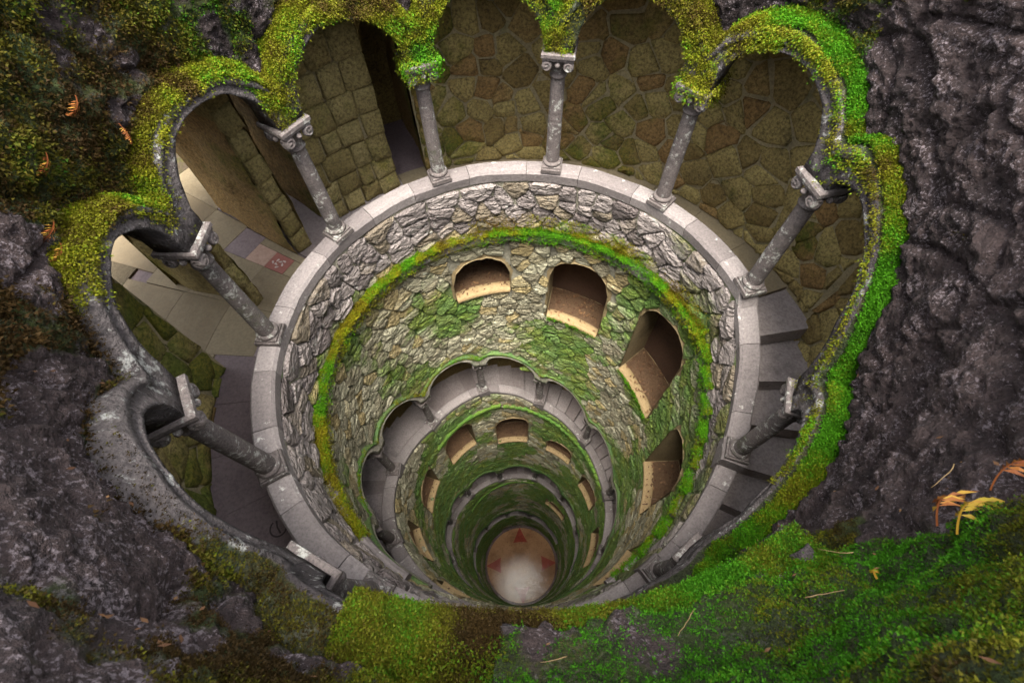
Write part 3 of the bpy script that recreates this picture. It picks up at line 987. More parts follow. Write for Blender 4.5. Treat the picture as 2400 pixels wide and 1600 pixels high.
# dark bed below the slabs
bed = strip('bed', np.arange(U_START, 74.5, 2), lambda u: [(.97, GF - .012 + 0 * u), (2.3, GF - .012 + 0 * u)], M['floorgrey'], fl)
bed2 = strip('bed', np.arange(-92, -44, 1.5), lambda u: [(2.3, GF - .014 + 0 * u), (3.2, GF - .014 + 0 * u)], M['floorgrey'], fl)
edges = [U_START, -166, -152, -134, -116, -105, -94.5, -84]
for a, b in zip(edges[:-1], edges[1:]):
    slab(a, b, .985, BACK + .02, GF + random.uniform(-.001, .001), 'floorgrey')
slab(-84, -72, .985, 1.19, GF, 'floorgrey'); slab(-72, -57.5, .985, 1.19, GF, 'floorgrey')
for a, b, r0, r1, m_ in [(-84, -72.8, 1.19, 1.42, 'tile'), (-84, -72.8, 1.42, 1.68, 'tile'), (-84, -72.9, 1.68, 2.0, 'tile'), (-84, -71, 2.0, 2.5, 'earth'), (-84, -71, 2.5, 3.1, 'earth'), (-92, -84, 1.37, 1.7, 'tile'), (-92, -84, 1.7, 2.4, 'tile'), (-92, -84, 2.4, 3.1, 'earth'),
                       (-72.8, -63.2, 1.19, 1.40, 'tile'), (-72.8, -63.2, 1.40, 1.66, 'tile'), (-72.8, -57, 1.66, 1.9, 'tile'), (-71, -57, 1.9, 2.3, 'tile'), (-71, -57, 2.3, 2.72, 'earth'), (-57, -46, 1.9, 2.3, 'tile'), (-57, -46, 2.3, 2.72, 'earth'),
                       (-63.2, -59, 1.40, 1.52, 'pinktile'), (-63.2, -57.4, 1.52, 1.66, 'floorgrey'), (-59, -57.4, 1.19, 1.52, 'tile'), (-63.2, -59, 1.19, 1.285, 'tile')]:
    slab(a, b, r0, r1, GF, m_)
rtile = slab(-63.2, -59, 1.285, 1.40, GF, 'redtile')
for k in range(7):                        # pale petals set in the red tile
    u, r, an = -61.2 + 1.1 * math.cos(k * 2.4) * (.4 + .12 * k), 1.342 + .030 * math.sin(k * 2.4) * (.4 + .12 * k), k * 2.4
    pet = [(.011 * math.cos(q) , .005 * math.sin(q) * (1 + .6 * math.cos(q))) for q in np.linspace(0, 2 * math.pi, 10, endpoint=False)]
    c0 = P3(u, r, GF + .0016)
    V = [(c0[0] + S * (x * math.cos(an) - y * math.sin(an)), c0[1] + S * (x * math.sin(an) + y * math.cos(an)), c0[2]) for x, y in pet]
    obj('petal', mesh('petal', V, [list(range(10))], M['white'], False), rtile)
edges = [-56.9, -46, -36, -27, -18, -8, 2, 12, 24, 36, 48, 60, 73]
for a, b in zip(edges[:-1], edges[1:]):
    slab(a, b, .985, 1.17, GF, 'floorgrey')
    slab(a, b, 1.17, 1.40 if a > -28 else 1.9, GF, 'step' if a < -27 else 'tile')
# scratched curl and stroke on the grey paving
def mark(u, r, pts, wd=.003):
    c0 = np.array(P3(u, r, GF + .003))
    e1 = np.array([math.cos(math.radians(u)), -math.sin(math.radians(u)), 0]); e2 = np.array([math.sin(math.radians(u)), math.cos(math.radians(u)), 0])
    V, F = [], []
    pts = np.array(pts)
    for i, p in enumerate(pts):
        d = pts[min(i + 1, len(pts) - 1)] - pts[max(i - 1, 0)]
        d = d / (np.hypot(*d) + 1e-9)
        nrm = np.array([-d[1], d[0]]) * wd
        for s in (-1, 1):
            q = p + s * nrm
            V.append(c0 + S * (q[0] * e1 + q[1] * e2))
    for i in range(len(pts) - 1): F.append([2 * i, 2 * i + 1, 2 * i + 3, 2 * i + 2])
    return V, F
v, f = merge(mark(-123.3, 1.1, [(.030 * math.cos(q), .030 * math.sin(q)) for q in np.linspace(.3, 4.2, 16)]), mark(-123.3, 1.1, [(.028, -.004), (.005, .002), (-.022, .0)]))
props(obj('floor_mark', mesh('floor_mark', v, f, M['scratch'], False)), 'dark curled mark scratched on the grey paving at lower left', 'mark')

# stairs
ST_LABEL = ['dark worn stair treads descending at the right of the upper ring', 'worn stair treads behind the second ring, pale at the top', 'dim stair treads behind the third ring', 'dark stair treads behind the lowest ring']
for i, (a, b, nm) in enumerate(LEVELS):
    t = thing('staircase', ST_LABEL[i], 'stairs', (0, 0, S * float(zc(b)) - 1), 'flights of the spiral stair')
    u = max(a, 73.0)
    while u < b:
        slope = -(float(zc(u + 10)) - float(zc(u))) / 10
        du = 9.0 if u < 130 else 6.2
        du = min(du, b - u)
        if du < 1: break
        z = float(zc(u + du * .35)) + GF - .02
        us = np.linspace(u + .02, u + du + .45, 5)
        o = strip('tread', us, lambda q: [(.978, z - .10 + 0 * q), (.978, z + 0 * q), (BACK + .03, z + 0 * q), (BACK + .03, z - .10 + 0 * q)], M['step'], t, closed=True, jitter=.0012)
        me = o.data
        at = me.attributes.new('tint', 'FLOAT', 'POINT'); at.data.foreach_set('value', np.full(len(me.vertices), random.random(), np.float32))
        u += du

# ceiling slab and outer wall of the stair gallery below the first turn
for i, (a, b, nm) in enumerate(LEVELS):
    Us = np.arange(max(a, 80), b + .1, 2.0)
    ow = thing('gallery_wall', ['rough dark masonry wall behind the stairs at the right', 'brown masonry wall behind the second turn of stairs', 'dark masonry wall behind the third turn of stairs', 'black masonry wall behind the lowest turn of stairs'][i], 'stone wall', (0, 0, S * float(zc(b)) - 1), 'outer walls of the gallery')
    strip('wall_face', Us, lambda u: [(BACK + .006, zc(u) + GF - .25), (BACK + .006, zc(u) + 1.0)], M['gmortar'] if i == 0 else M['gallery'], ow, jitter=.003)
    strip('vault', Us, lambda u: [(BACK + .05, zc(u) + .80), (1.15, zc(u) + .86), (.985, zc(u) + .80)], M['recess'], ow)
    if i == 0: wall_right = ow

# upper gallery: masonry back wall with big polygonal stones
gw = thing('gallery_wall', 'brown wall of big irregular stones behind the upper columns', 'stone wall', tuple(P3(30, BACK, GF)), 'outer walls of the gallery')
KB = math.radians(1) * BACK
def gal_z0(U): return np.minimum(GF, zc(U) + GF)
Us = np.arange(-20.4, 80.5, 1.5)
strip('wall_face', Us, lambda u: [(BACK + .006, GF - .1 + 0 * u), (BACK + .006, .9 + 0 * u)], M['gmortar'], gw, jitter=.002)
strip('wall_face', np.arange(U_START, -86.4, 1.5), lambda u: [(1.306, GF - .1 + 0 * u), (1.306, .9 + 0 * u)], M['gmortar'], gw, jitter=.002)
def polywall(u0, u1, z0f, z1, R, parent, mat, cw=.15, ch=.12, proud=.011, limit=300, slope=0, mossb=.45, flat=False, jl=.42, seed=3):
    rnd = random.Random(seed)
    k = math.radians(1) * R
    sd_ = []
    zlo = min(float(z0f(u0)), float(z0f(u1))) - ch
    y = zlo
    r = 0
    while y < z1 + ch:
        x = u0 * k - cw + (r % 2) * cw * .5
        while x < u1 * k + cw:
            sd_.append((x + rnd.uniform(-jl, jl) * cw, y + rnd.uniform(-jl, jl) * ch))
            x += cw
        y += ch
        r += 1
    its = []
    for (sx, sy), poly in zip(sd_, voronoi(sd_, cw * 1.6, ch * 1.8)):
        if len(poly) < 3: continue
        U = sx / k
        zb_ = float(z0f(U))
        poly = clip_poly(poly, (1, 0), u1 * k); poly = clip_poly(poly, (-1, 0), -u0 * k)
        poly = clip_poly(poly, (0, 1), z1); poly = clip_poly(poly, (0, -1), -zb_)
        if len(poly) < 3: continue
        poly = inset(poly, rnd.uniform(.0015, .0075) * cw / .17)
        if len(poly) < 3 or area(poly) < .0012 * (cw / .17) ** 2: continue
        poly = roundcut(poly, .12)
        if len(poly) < 4: continue
        V, F, c = stone_mesh(poly, lambda x, yy, RR: P3(x / k, RR, yy), R + .012, R - .001, rnd.uniform(.5, 1) * proud, rnd, proud * .5, .88, .009)
        its.append((seen(U, R, sy) * area(poly), V, F, rnd.random(), float(np.clip(mossb + .25 * vnoise(np.array([U * .07, sy * 4, seed])), 0, 1))))
    emit_stones(its, parent, mat, limit, flat)
polywall(-20.2, 79.5, lambda U: GF, .86, BACK, gw, M['gallery'], cw=.145, ch=.105, limit=270, seed=4, jl=.47, proud=.0055)
polywall(U_START, -86.8, lambda U: GF, .86, 1.30, gw, M['gallery'], limit=75, seed=6, mossb=.6)
polywall(80.5, 150, lambda U: float(zc(U)) + GF - .1, .5, BACK, wall_right, M['gallery'], limit=160, seed=8, mossb=.42)

# stone piers and doorways at the upper left
def radial_wall(u, r0, r1, z0, z1, sgn, parent, mat, name='side_face', seed=1, th=.01):
    """a lumpy face standing along the radius at angle u"""
    nr, nz = 24, 30
    rs = np.linspace(r0, r1, nr); zs = np.linspace(z0, z1, nz)
    RA, ZA = np.meshgrid(rs, zs, indexing='ij')
    d = (fbm(np.stack([RA * 5 + seed, ZA * 5, 0 * RA], -1), 4) * .020 + .018 * vnoise(np.stack([RA * 3, ZA * 2.2, 0 * RA + seed], -1))) * sgn
    UA = u + np.degrees(d / RA)
    return obj(name, mesh(name, P3(UA, RA, ZA).reshape(-1, 3), grid_faces(nr, nz), mat, True, {'tint': .4 + 0 * RA, 'moss': np.clip(.45 + .3 * (.6 - (RA - r0)) * (ZA < .3), 0, 1)}), parent)
def front_blocks(u0, u1, R, z0, z1, rows, parent, mat, seed, cols=1):
    """squared blocks on the inner face of a pier"""
    rnd = random.Random(seed)
    k = math.radians(1) * R
    z = z0
    for r in range(rows):
        h = (z1 - z0) / rows * rnd.uniform(.85, 1.15)
        if r == rows - 1: h = z1 - z
        cs = [u0] + sorted(u0 + (u1 - u0) * (j + rnd.uniform(-.25, .25)) / cols for j in range(1, cols)) + [u1]
        for a, b in zip(cs[:-1], cs[1:]):
            poly = [(a * k, z), (b * k, z), (b * k, z + h), (a * k, z + h)]
            poly = roundcut(inset(poly, .0022), .07, 8)
            if len(poly) < 4: continue
            V, F, c = stone_mesh(poly, lambda x, yy, RR: P3(x / k, RR, yy), R + .02, R, .010, rnd, .006, .93, .006)
            n = len(V)
            obj('block', mesh('block', V, F, mat, True, {'tint': np.full(n, rnd.random()), 'moss': np.full(n, .5 + rnd.uniform(-.1, .15))}), parent)
        z += h
        if z >= z1 - .01: break
piers = [(-57.0, -53.2, 1.29, 1.86, 'tall narrow pier with squared yellow quoins behind the left columns', 1, 10),
         (-47.0, -27.6, 1.31, 1.80, 'broad pier of mossy ochre blocks between two dark doorways', 4, 9),
         (-72.2, -69.8, 1.29, 1.74, 'thin ochre pier half hidden behind the scroll capital column', 1, 9)]
for k, (u0, u1, r0, r1, lab, cols, rows) in enumerate(piers):
    p = thing('stone_pier', lab, 'pier', tuple(P3((u0 + u1) / 2, r0, GF)), 'piers of the upper gallery')
    radial_wall(u0, r0 + .01, r1, GF - .02, .86, -1, p, M['gallery'] if k < 2 else M['quoin'], seed=k + 1)
    radial_wall(u1, r0 + .01, r1, GF - .02, .86, 1, p, M['gallery'], seed=k + 5)
    strip('core', np.linspace(u0 + .3, u1 - .3, 8), lambda u: [(r0 + .014, GF - .02 + 0 * u), (r0 + .014, .86 + 0 * u)], M['gmortar'], p)
    strip('rear_face', np.linspace(u0 + .1, u1 - .1, 8), lambda u: [(r1, GF - .02 + 0 * u), (r1, .86 + 0 * u)], M['quoin'], p)
    front_blocks(u0, u1, r0, GF, .80, rows, p, M['quoin'], 20 + k, cols)
# arched heads between the piers
heads = [(-86.6, -72.2, 1.30, 1.40, .46, .74), (-69.8, -57.0, 1.29, 1.40, .46, .74), (-53.2, -47.0, 1.30, 1.42, .44, .60), (-27.6, -20.4, 1.325, 1.42, .42, .60)]
for k, (u0, u1, r0, r1, zs_, zt) in enumerate(heads):
    us = np.linspace(u0, u1, 19)
    x = (us - (u0 + u1) / 2) / ((u1 - u0) / 2)
    za = zs_ + (zt - zs_) * np.sqrt(np.clip(1 - x ** 2, 0, 1))
    h = strip('door_arch', us, lambda u: [(r1, za), (r0, za), (r0, .88 + 0 * u), (r1, .88 + 0 * u)], M['quoin'] if k < 2 else M['gallery'], None, closed=True, jitter=.003)
    props(h, ['plain stone arch over the entrance passage at far left', 'ochre stone arch springing left from the narrow quoined pier', 'small dark arch between the quoined pier and the broad pier', 'low arch over the dark slot right of the broad pier'][k], 'arch', 'door arches of the upper gallery')
# far walls of the passages and of the daylight court added behind them
pw = thing('passage_wall', 'dim mossy wall closing the passages behind the left piers', 'stone wall', tuple(P3(-45, 1.88, GF)))
strip('wall_face', np.arange(-46, -17, 1.5), lambda u: [(1.87, GF - .05 + 0 * u), (1.87, .9 + 0 * u)], M['gallery'], pw, jitter=.012)
radial_wall(-20.4, 1.345, 1.9, GF - .02, .88, -1, pw, M['gallery'], seed=9)
radial_wall(-91, 1.30, 3.1, GF - .02, .9, 1, pw, M['gallery'], seed=11)
radial_wall(-46, 1.79, 3.0, GF - .02, .95, -1, pw, M['gallery'], seed=12)
strip('bank_face', np.arange(-69, -44, 1.5), lambda u: [(2.72, GF - .05 + 0 * u), (2.76, .10 + 0 * u), (2.6, .25 + 0 * u)], M['rock'], pw, jitter=.02)
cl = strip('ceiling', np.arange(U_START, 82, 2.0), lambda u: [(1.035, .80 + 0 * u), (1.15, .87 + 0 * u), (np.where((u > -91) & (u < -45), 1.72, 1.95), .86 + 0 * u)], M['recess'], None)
props(cl, kind='structure')
cl2 = strip('ceiling', np.arange(-91, -44, 2.0), lambda u: [(1.70, .861 + 0 * u), (1.9, .75 + 0 * u), (2.14, .50 + 0 * u), (2.16, .64 + 0 * u)], M['gallery'], None)
props(cl2, kind='structure')
strip('end_wall', [U_START, U_START + .3], lambda u: [(1.0, -1.4 + 0 * u), (1.0, .8 + 0 * u), (1.4, .8 + 0 * u), (1.4, -1.4 + 0 * u)], M['rock'], pw, closed=True)

# ------------------------------------------------------------------ bottom of the well
bf = thing('well_floor', 'round wet ochre marble floor with red star points at the bottom', 'floor', (0, 0, S * FLOOR_Z))
bf["kind"] = "structure"
us = np.arange(0, 361, 5.0)
n = 73
V = np.concatenate([P3(us[:-1], .3 * j, FLOOR_Z + 0 * us[:-1]) for j in (1, 2, 3.12)])
V = np.concatenate([V, [[0, 0, S * FLOOR_Z]]])
m_ = 72
F = [[j * m_ + i, j * m_ + (i + 1) % m_, (j + 1) * m_ + (i + 1) % m_, (j + 1) * m_ + i] for j in range(2) for i in range(m_)] + [[3 * m_, (i + 1) % m_, i][::-1] for i in range(m_)]
obj('floor_disc', mesh('floor_disc', V, F, M['wet'], False), bf)
for k in range(8):
    u = -.6 + 45 * k
    big = k % 2 == 0
    tip, rb, hw = (.87, .54, 19.5) if big else (.50, .22, 20)
    if not big: continue
    arc = np.linspace(u - hw, u + hw, 9)
    inner = .53 + .0 * arc - .015 * np.cos(np.radians((arc - u) / hw * 90))
    V = np.concatenate([P3(arc, inner, FLOOR_Z + .0016 + 0 * arc), P3(np.array([u + hw * .36, u, u - hw * .36]), np.array([.69, tip, .69]), FLOOR_Z + .0016 + np.zeros(3))])
    obj('star_point', mesh('star_point', V, [list(range(len(V)))], M['wetred'], False), bf)
V = P3(np.linspace(0, 360, 17)[:-1], np.where(np.arange(16) % 2 == 0, .34, .13), FLOOR_Z + .0016)
0 and obj('centre_star', mesh('centre_star', V, [list(range(16))], M['wetred'], False), bf)
strip('floor_surround', np.arange(0, 361, 5.0), lambda u: [(1.065, FLOOR_Z - .02 + 0 * u), (1.065, FLOOR_Z + .5 + 0 * u)], M['wetdark'], bf)
rims = thing('floor_kerb', 'dark wet moulded stone kerb circling the bottom floor', 'kerb', (0, 0, S * FLOOR_Z))
for k, (r0, r1, z0, z1) in enumerate([(.848, .868, -.01, .014), (.871, .893, -.01, .034), (.896, .94, -.01, .06), (.943, 1.06, -.01, .09)]):
    for q in range(12):
        uu = np.linspace(q * 30 + .12, q * 30 + 29.88, 9)
        strip('kerb_stone', uu, lambda u: [(r0, FLOOR_Z + z0 + 0 * u), (r0, FLOOR_Z + z1 - .010 + 0 * u), (r0 + .010, FLOOR_Z + z1 + 0 * u), (r1, FLOOR_Z + z1 + 0 * u), (r1, FLOOR_Z + z0 + 0 * u)], M['wetdark'], rims, closed=True)

# ------------------------------------------------------------------ moss
def blades(name, pts, nrm, size, hue, label, mat='moss', per=4, spread=.9, droop=.25, seed=0, cat='moss', wide=.40):
    """tufts of small pointed leaves standing on the points"""
    r = np.random.default_rng(seed)
    v = pts / S - CAMR
    dd = v @ FWD
    ok = (dd > .02) & (np.abs(v @ RTV) < dd * 1.3 + .08) & (np.abs(v @ UPV) < dd * .92 + .08)
    pts, nrm, hue = pts[ok], nrm[ok], hue[ok]
    if np.ndim(size): size = size[ok]
    n = len(pts)
    p = np.repeat(pts, per, 0); nn = np.repeat(nrm, per, 0); hh = np.repeat(hue, per); sz = np.repeat(np.broadcast_to(size, n), per) * r.uniform(.5, 1.35, n * per)
    N_ = len(p)
    cl = fbm(pts / np.mean(size) * .13, 3)                      # cushions: tufts swell and sink together
    p = p + np.repeat(np.clip(cl, -.6, 1)[:, None] * nn.reshape(n, per, 3)[:, 0] * np.mean(size) * 1.1, per, 0)
    p = p + r.normal(0, 1, (N_, 3)) * (sz * .8)[:, None]
    d = nn + r.normal(0, spread * .6, (N_, 3)) - np.array([0, 0, droop])
    d /= np.linalg.norm(d, axis=1)[:, None]
    s = np.cross(d, r.normal(0, 1, (N_, 3))); s /= np.linalg.norm(s, axis=1)[:, None]
    tip = p + d * sz[:, None]
    w = (sz * wide)[:, None]
    V = np.stack([p - s * w, p + s * w * .9, tip], 1).reshape(-1, 3)
    F = np.arange(N_ * 3).reshape(-1, 3)
    t = np.repeat(np.clip(r.normal(.5, .22, N_) + np.repeat(cl, per) * .35, 0, 1), 3)
    o = obj(name, mesh(name, V, F, M[mat], False, {'tint': t, 'hue': np.repeat(hh + r.normal(0, .06, N_), 3)}))
    return props(o, label, cat, None, 'stuff')

def patch_hue(p, b=0.5, amp=.35, f=1.3):
    return np.clip(b + amp * fbm(p * f + 77, 3) + .16 * fbm(p * 7 + 7, 2), -.5, 1)

def hood_moss(u0, u1, n, seed, thick=1.0):
    """points over the hood of the upper arches"""
    r = np.random.default_rng(seed)
    U = r.uniform(u0, u1, n)
    t = r.random(n)                      # 0 front lip, 1 back against the rock
    ze, zi = z_ex(U), z_in(U)
    t = t + (1 - t) * np.interp(U, [-112, -60, 50, 62, 150], [.02, .02, .02, .22, .20])
    t = np.clip(t + .16 * fbm(P3(U, 1.0, 0 * U + .5) * 2.2, 3), 0, 1)
    R = .916 + .092 * t
    z = ze - .014 + .022 * np.minimum(1, t / .18) + .007 * t + .002
    P = P3(U, R, z)
    P[:, 2] += S * .010 * np.clip(fbm(P * 3.3, 3) + .2, -.3, 1)
    a = np.radians(U)
    nr = np.stack([-np.sin(a) * (1 - t * .6), -np.cos(a) * (1 - t * .6), .5 + .6 * t], -1)
    return U, P, nr / np.linalg.norm(nr, axis=1)[:, None]

def hood_keep(U, P, seed):
    Un = ((U + 180) % 360) - 180
    d = np.interp(Un, [-180, -150, -140, -128, -112, -104, -95, 130, 150, 180], [1, .35, .15, .05, .18, .9, 1.3, 1.2, 1, 1.0])
    q = .5 + .65 * fbm(P * 4.5 + 9, 3)
    return np.random.default_rng(seed).random(len(U)) < np.clip(d * (.45 + 1.0 * q), 0, 1)

U, P, Nn = hood_moss(-112, 150, 105000, 1)
k = hood_keep(U, P, 2); U, P, Nn = U[k], P[k], Nn[k]
hb = np.interp(U, [-112, -60, 0, 45, 60, 95, 150], [.54, .50, .55, .58, .66, .72, .62])
blades('moss', P, Nn, .012, patch_hue(P, 0, .26) + hb, 'thick green moss along the hoods of the upper arches', per=5, seed=3)
U, P, Nn = hood_moss(-176, -112, 12000, 4)
k = hood_keep(U, P, 5); U, P, Nn = U[k], P[k], Nn[k]
blades('moss', P, Nn, .010, patch_hue(P, 0, .25) + np.interp(U, [-176, -160, -140], [.60, .50, .42]), 'scattered moss tufts on the bare arch hoods at lower left', 'mossnear', per=5, seed=6)
# spandrels of the far arches, fully overgrown
r = np.random.default_rng(8)
n = 105000
U = r.uniform(-110, 132, n); zi, ze = z_in(U), z_ex(U)
t = r.random(n)
z = zi + (ze - zi) * t
P = P3(U, .910 - .004 * r.random(n) + .01 * t, z)
x, hb_ = bay_x(U)
dens = np.interp(U, [-110, -100, -62, -48, -36, 40, 56, 76, 132], [.25, .34, .34, .45, .95, .95, .6, .30, .30]) * np.clip(.6 + .9 * fbm(P * 3.7 + 21, 3), .1, 1.2) * np.where((U < -58) | (U > 58), np.clip((t - .45) / .3, .06, 1), 1) * np.clip(.15 + 1.5 * t + .55 * np.abs(x / hb_) ** 3 + .5 * fbm(P * 2.5, 3), 0, 1)
k = r.random(n) < dens
U, P = U[k], P[k]; a = np.radians(U)
blades('moss', P, np.stack([-np.sin(a), -np.cos(a), .15 + 0 * a], -1), .013, patch_hue(P, .52, .18), 'shaggy moss covering the spandrels of the far arches', per=5, droop=.7, seed=9)
# rock face cushions
n = 520000
nr_ = n // 2
iu = np.where(r.random(n) < .5, r.integers(0, nU - 1, n), np.where(r.random(n) < .5, r.integers(0, 75, n), r.integers(nU - 110, nU - 1, n))); iz = r.integers(0, nZ - 1, n)
fld = mf[iu, iz]
k = (r.random(n) < np.clip((fld - .56) * 4.5, 0, 1)) & (Zg[iu, iz] < 1.36)
iu, iz = iu[k], iz[k]
e1 = Vrock[iu + 1, iz] - Vrock[iu, iz]; e2 = Vrock[iu, iz + 1] - Vrock[iu, iz]
Nr = np.cross(e1, e2); Nr /= np.linalg.norm(Nr, axis=1)[:, None]
ax = -np.stack([np.sin(np.radians(Ug[iu])), np.cos(np.radians(Ug[iu])), 0 * Nr[:, 0]], -1)
Nr *= np.sign((Nr * ax).sum(1))[:, None]
P = Vrock[iu, iz] + r.random((len(iu), 1)) * e1 + r.random((len(iu), 1)) * e2
Uq = Ug[iu]
near = (np.abs(Uq - 184) < 45) | (Uq < -150)
hue = patch_hue(P, 0, .38) + np.interp(Uq, [-176, -150, -110, -80, -60, 60, 90, 140, 160, 184], [.50, .48, .44, .40, .46, .52, .56, .58, .60, .54])
blades('moss', P[~near], Nr[~near] + [0, 0, .3], .016, hue[~near], 'brownish moss clumps scattered over the dark rock wall', 'mossdark', per=4, seed=12)
blades('moss', P[near], Nr[near] + [0, 0, .35], .0075, hue[near], 'dense green and brown moss on the near rock at the bottom', 'mossnear', per=4, seed=13)
# extra carpet on the near ledge
U, P, Nn = hood_moss(176, 184, 10, 14)
n = 90000
U = -176 + 13 * r.random(n) ** 1.3; t = r.random(n)
P = P3(U, .893 + .11 * t, z_ex(np.clip(U, U_START, None)) - .02 + .04 * np.sqrt(t) + .012 * fbm(P3(U, 1 + 0 * U, t) * 3, 3))
U2 = r.uniform(150, 184, n); t2 = r.random(n)
P2 = P3(U2, .893 + .10 * t2, .70 + .06 * t2 + .012 * fbm(P3(U2, 1 + 0 * U2, t2) * 3, 3))
k2 = r.random(n) < np.clip((U2 - 150) / 14 + .5 * fbm(P2 * 2, 3), 0, 1)
P3_ = P3(U2, .905 + .08 * t2, .69 + .10 * t2 + .012 * fbm(P3(U2, 1 + 0 * U2, t2) * 3, 3))[:14000]
k3 = r.random(14000) < np.clip((U2[:14000] - 152) / 14, 0, 1) * np.clip(.5 + .8 * fbm(P3_ * 2.4, 3), 0, 1)
P3_ = P3_[k3]; a = np.radians(U2[:14000][k3])
blades('moss', P3_, np.stack([-np.sin(a) * .6, -np.cos(a) * .6, .8 + 0 * a], -1), .013, patch_hue(P3_, .57, .25), 'longer moss tufts on the bulging rock at the bottom right', 'mossnear', per=4, seed=21)
P = np.concatenate([P, P2[k2]]); U = np.concatenate([U, U2[k2]]); a = np.radians(U)
blades('moss', P, np.stack([-np.sin(a) * .5, -np.cos(a) * .5, .9 + 0 * a], -1), .0080, patch_hue(P, .56, .38, 1.6), 'deep soft moss carpet on the ledge below the viewer', 'mossnear', per=3, seed=15)
# string course and sills
n = 70000
U = r.uniform(-135, 150, n); t = r.random(n)
zl = np.where(U < 77.5, -.385, -.40 - .074 * np.floor((U - 78) / 6.9))
P = P3(U, .874 + .042 * t, zl - .002 + .020 * t - np.where(r.random(n) < .35, r.random(n) * .075, 0))
k = r.random(n) < np.clip(np.interp(U, [-135, -60, -40, 76, 80, 150], [.9, .9, 1, 1, .5, .45]) * (.75 + .6 * fbm(P * 2.5, 3)), 0, 1)
U, P = U[k], P[k]; a = np.radians(U)
blades('moss', P, np.stack([-np.sin(a), -np.cos(a), .8 + 0 * a], -1), .016, patch_hue(P, 0, .2) + np.interp(U, [-135, -60, 0, 60, 150], [.58, .60, .76, .76, .74]), 'bright moss line on the stone ledge under the widest ring', 'mossbright', per=4, seed=16)
n = 9000
U = r.uniform(-15, 76, n); P = P3(U, .885 + .01 * r.random(n), -.36 + .10 * r.random(n) ** 1.6)
k = r.random(n) < np.clip(np.interp(U, [-15, 10, 28, 60, 76], [.25, .25, .8, .6, .4]) * (.4 + .9 * fbm(P * 2 + 3, 3)), 0, 1)
U, P = U[k], P[k]; a = np.radians(U)
blades('moss', P, np.stack([-np.sin(a), -np.cos(a), .5 + 0 * a], -1), .012, patch_hue(P, .46, .2), 'olive moss creeping up the stones above the moss line', 'mossbright', per=4, seed=17)
for w, lab, sd2 in ((WINS[1], 'green moss fringe on the sill of the second window niche', 18), (WINS[2], 'green moss fringe on the sill of the third window niche', 19)):
    n = 500
    U = r.uniform(w[0] + .5, w[1] - .5, n); P = P3(U, .892 + .012 * r.random(n), win_bot(w, U) + .006 - .02 * r.random(n)); a = np.radians(U)
    k = r.random(n) < np.clip(.6 + .8 * fbm(P * 3, 2), 0, 1)
    blades('moss', P[k], np.stack([-np.sin(a), -np.cos(a), .8 + 0 * a], -1)[k], .022, np.full(k.sum(), .72), lab, per=4, seed=sd2)
# hoods of the second arcade
n = 11000
U = r.uniform(238, 440, n); t = r.random(n)
P = P3(U, .895 + .02 * t, z_ex(U) - .02 + .022 * t)
Un = U - 360
k = r.random(n) < np.clip(np.interp(Un, [-122, -60, -20, 20, 60, 80], [.9, .85, .9, .6, .3, .15]) * (.4 + .8 * fbm(P * 2, 3)), 0, 1)
U, P = U[k], P[k]; a = np.radians(U)
blades('moss', P, np.stack([-np.sin(a), -np.cos(a), .8 + 0 * a], -1), .015, patch_hue(P, .62, .22), 'green moss on the arch hoods above the second ring', 'mossbright', per=4, seed=20)

# ------------------------------------------------------------------ leaf litter in the niches
def leaf_quads(P, nrm, size, r):
    n = len(P)
    d = r.normal(0, 1, (n, 3)); d -= (d * nrm).sum(1)[:, None] * nrm; d /= np.linalg.norm(d, axis=1)[:, None]
    s = np.cross(nrm, d)
    sz = (size * r.uniform(.6, 1.4, n))[:, None]
    lift = nrm * sz * r.uniform(.05, .5, (n, 1))
    V = np.stack([P - d * sz, P + s * sz * .42 + lift * .6, P + d * sz + lift, P - s * sz * .42 + lift * .4], 1)
    return V.reshape(-1, 3), np.arange(n * 4).reshape(-1, 4), np.repeat(r.random(n), 4)
VV, FF, TT = [], [], []
o_ = 0
for w in WINS:
    n = 150 if w[0] < 130 else 80
    U = r.uniform(w[0] + .6, w[1] - .6, n); R_ = 1.145 - .235 * r.random(n) ** 1.8
    P = P3(U, R_, win_bot(w, U) + np.where(R_ > .962, .009, .018) + .006 * r.random(n))
    V, F, t = leaf_quads(P, np.tile([0, 0, 1.0], (n, 1)), .030, r)
    VV.append(V); FF.append(F + o_); TT.append(t); o_ += len(V)
lit = obj('fallen_leaves', mesh('fallen_leaves', np.concatenate(VV), np.concatenate(FF), M['litter'], False, {'tint': np.concatenate(TT)}))
props(lit, 'dry brown leaf litter lying deep in the window niches', 'leaves', None, 'stuff')

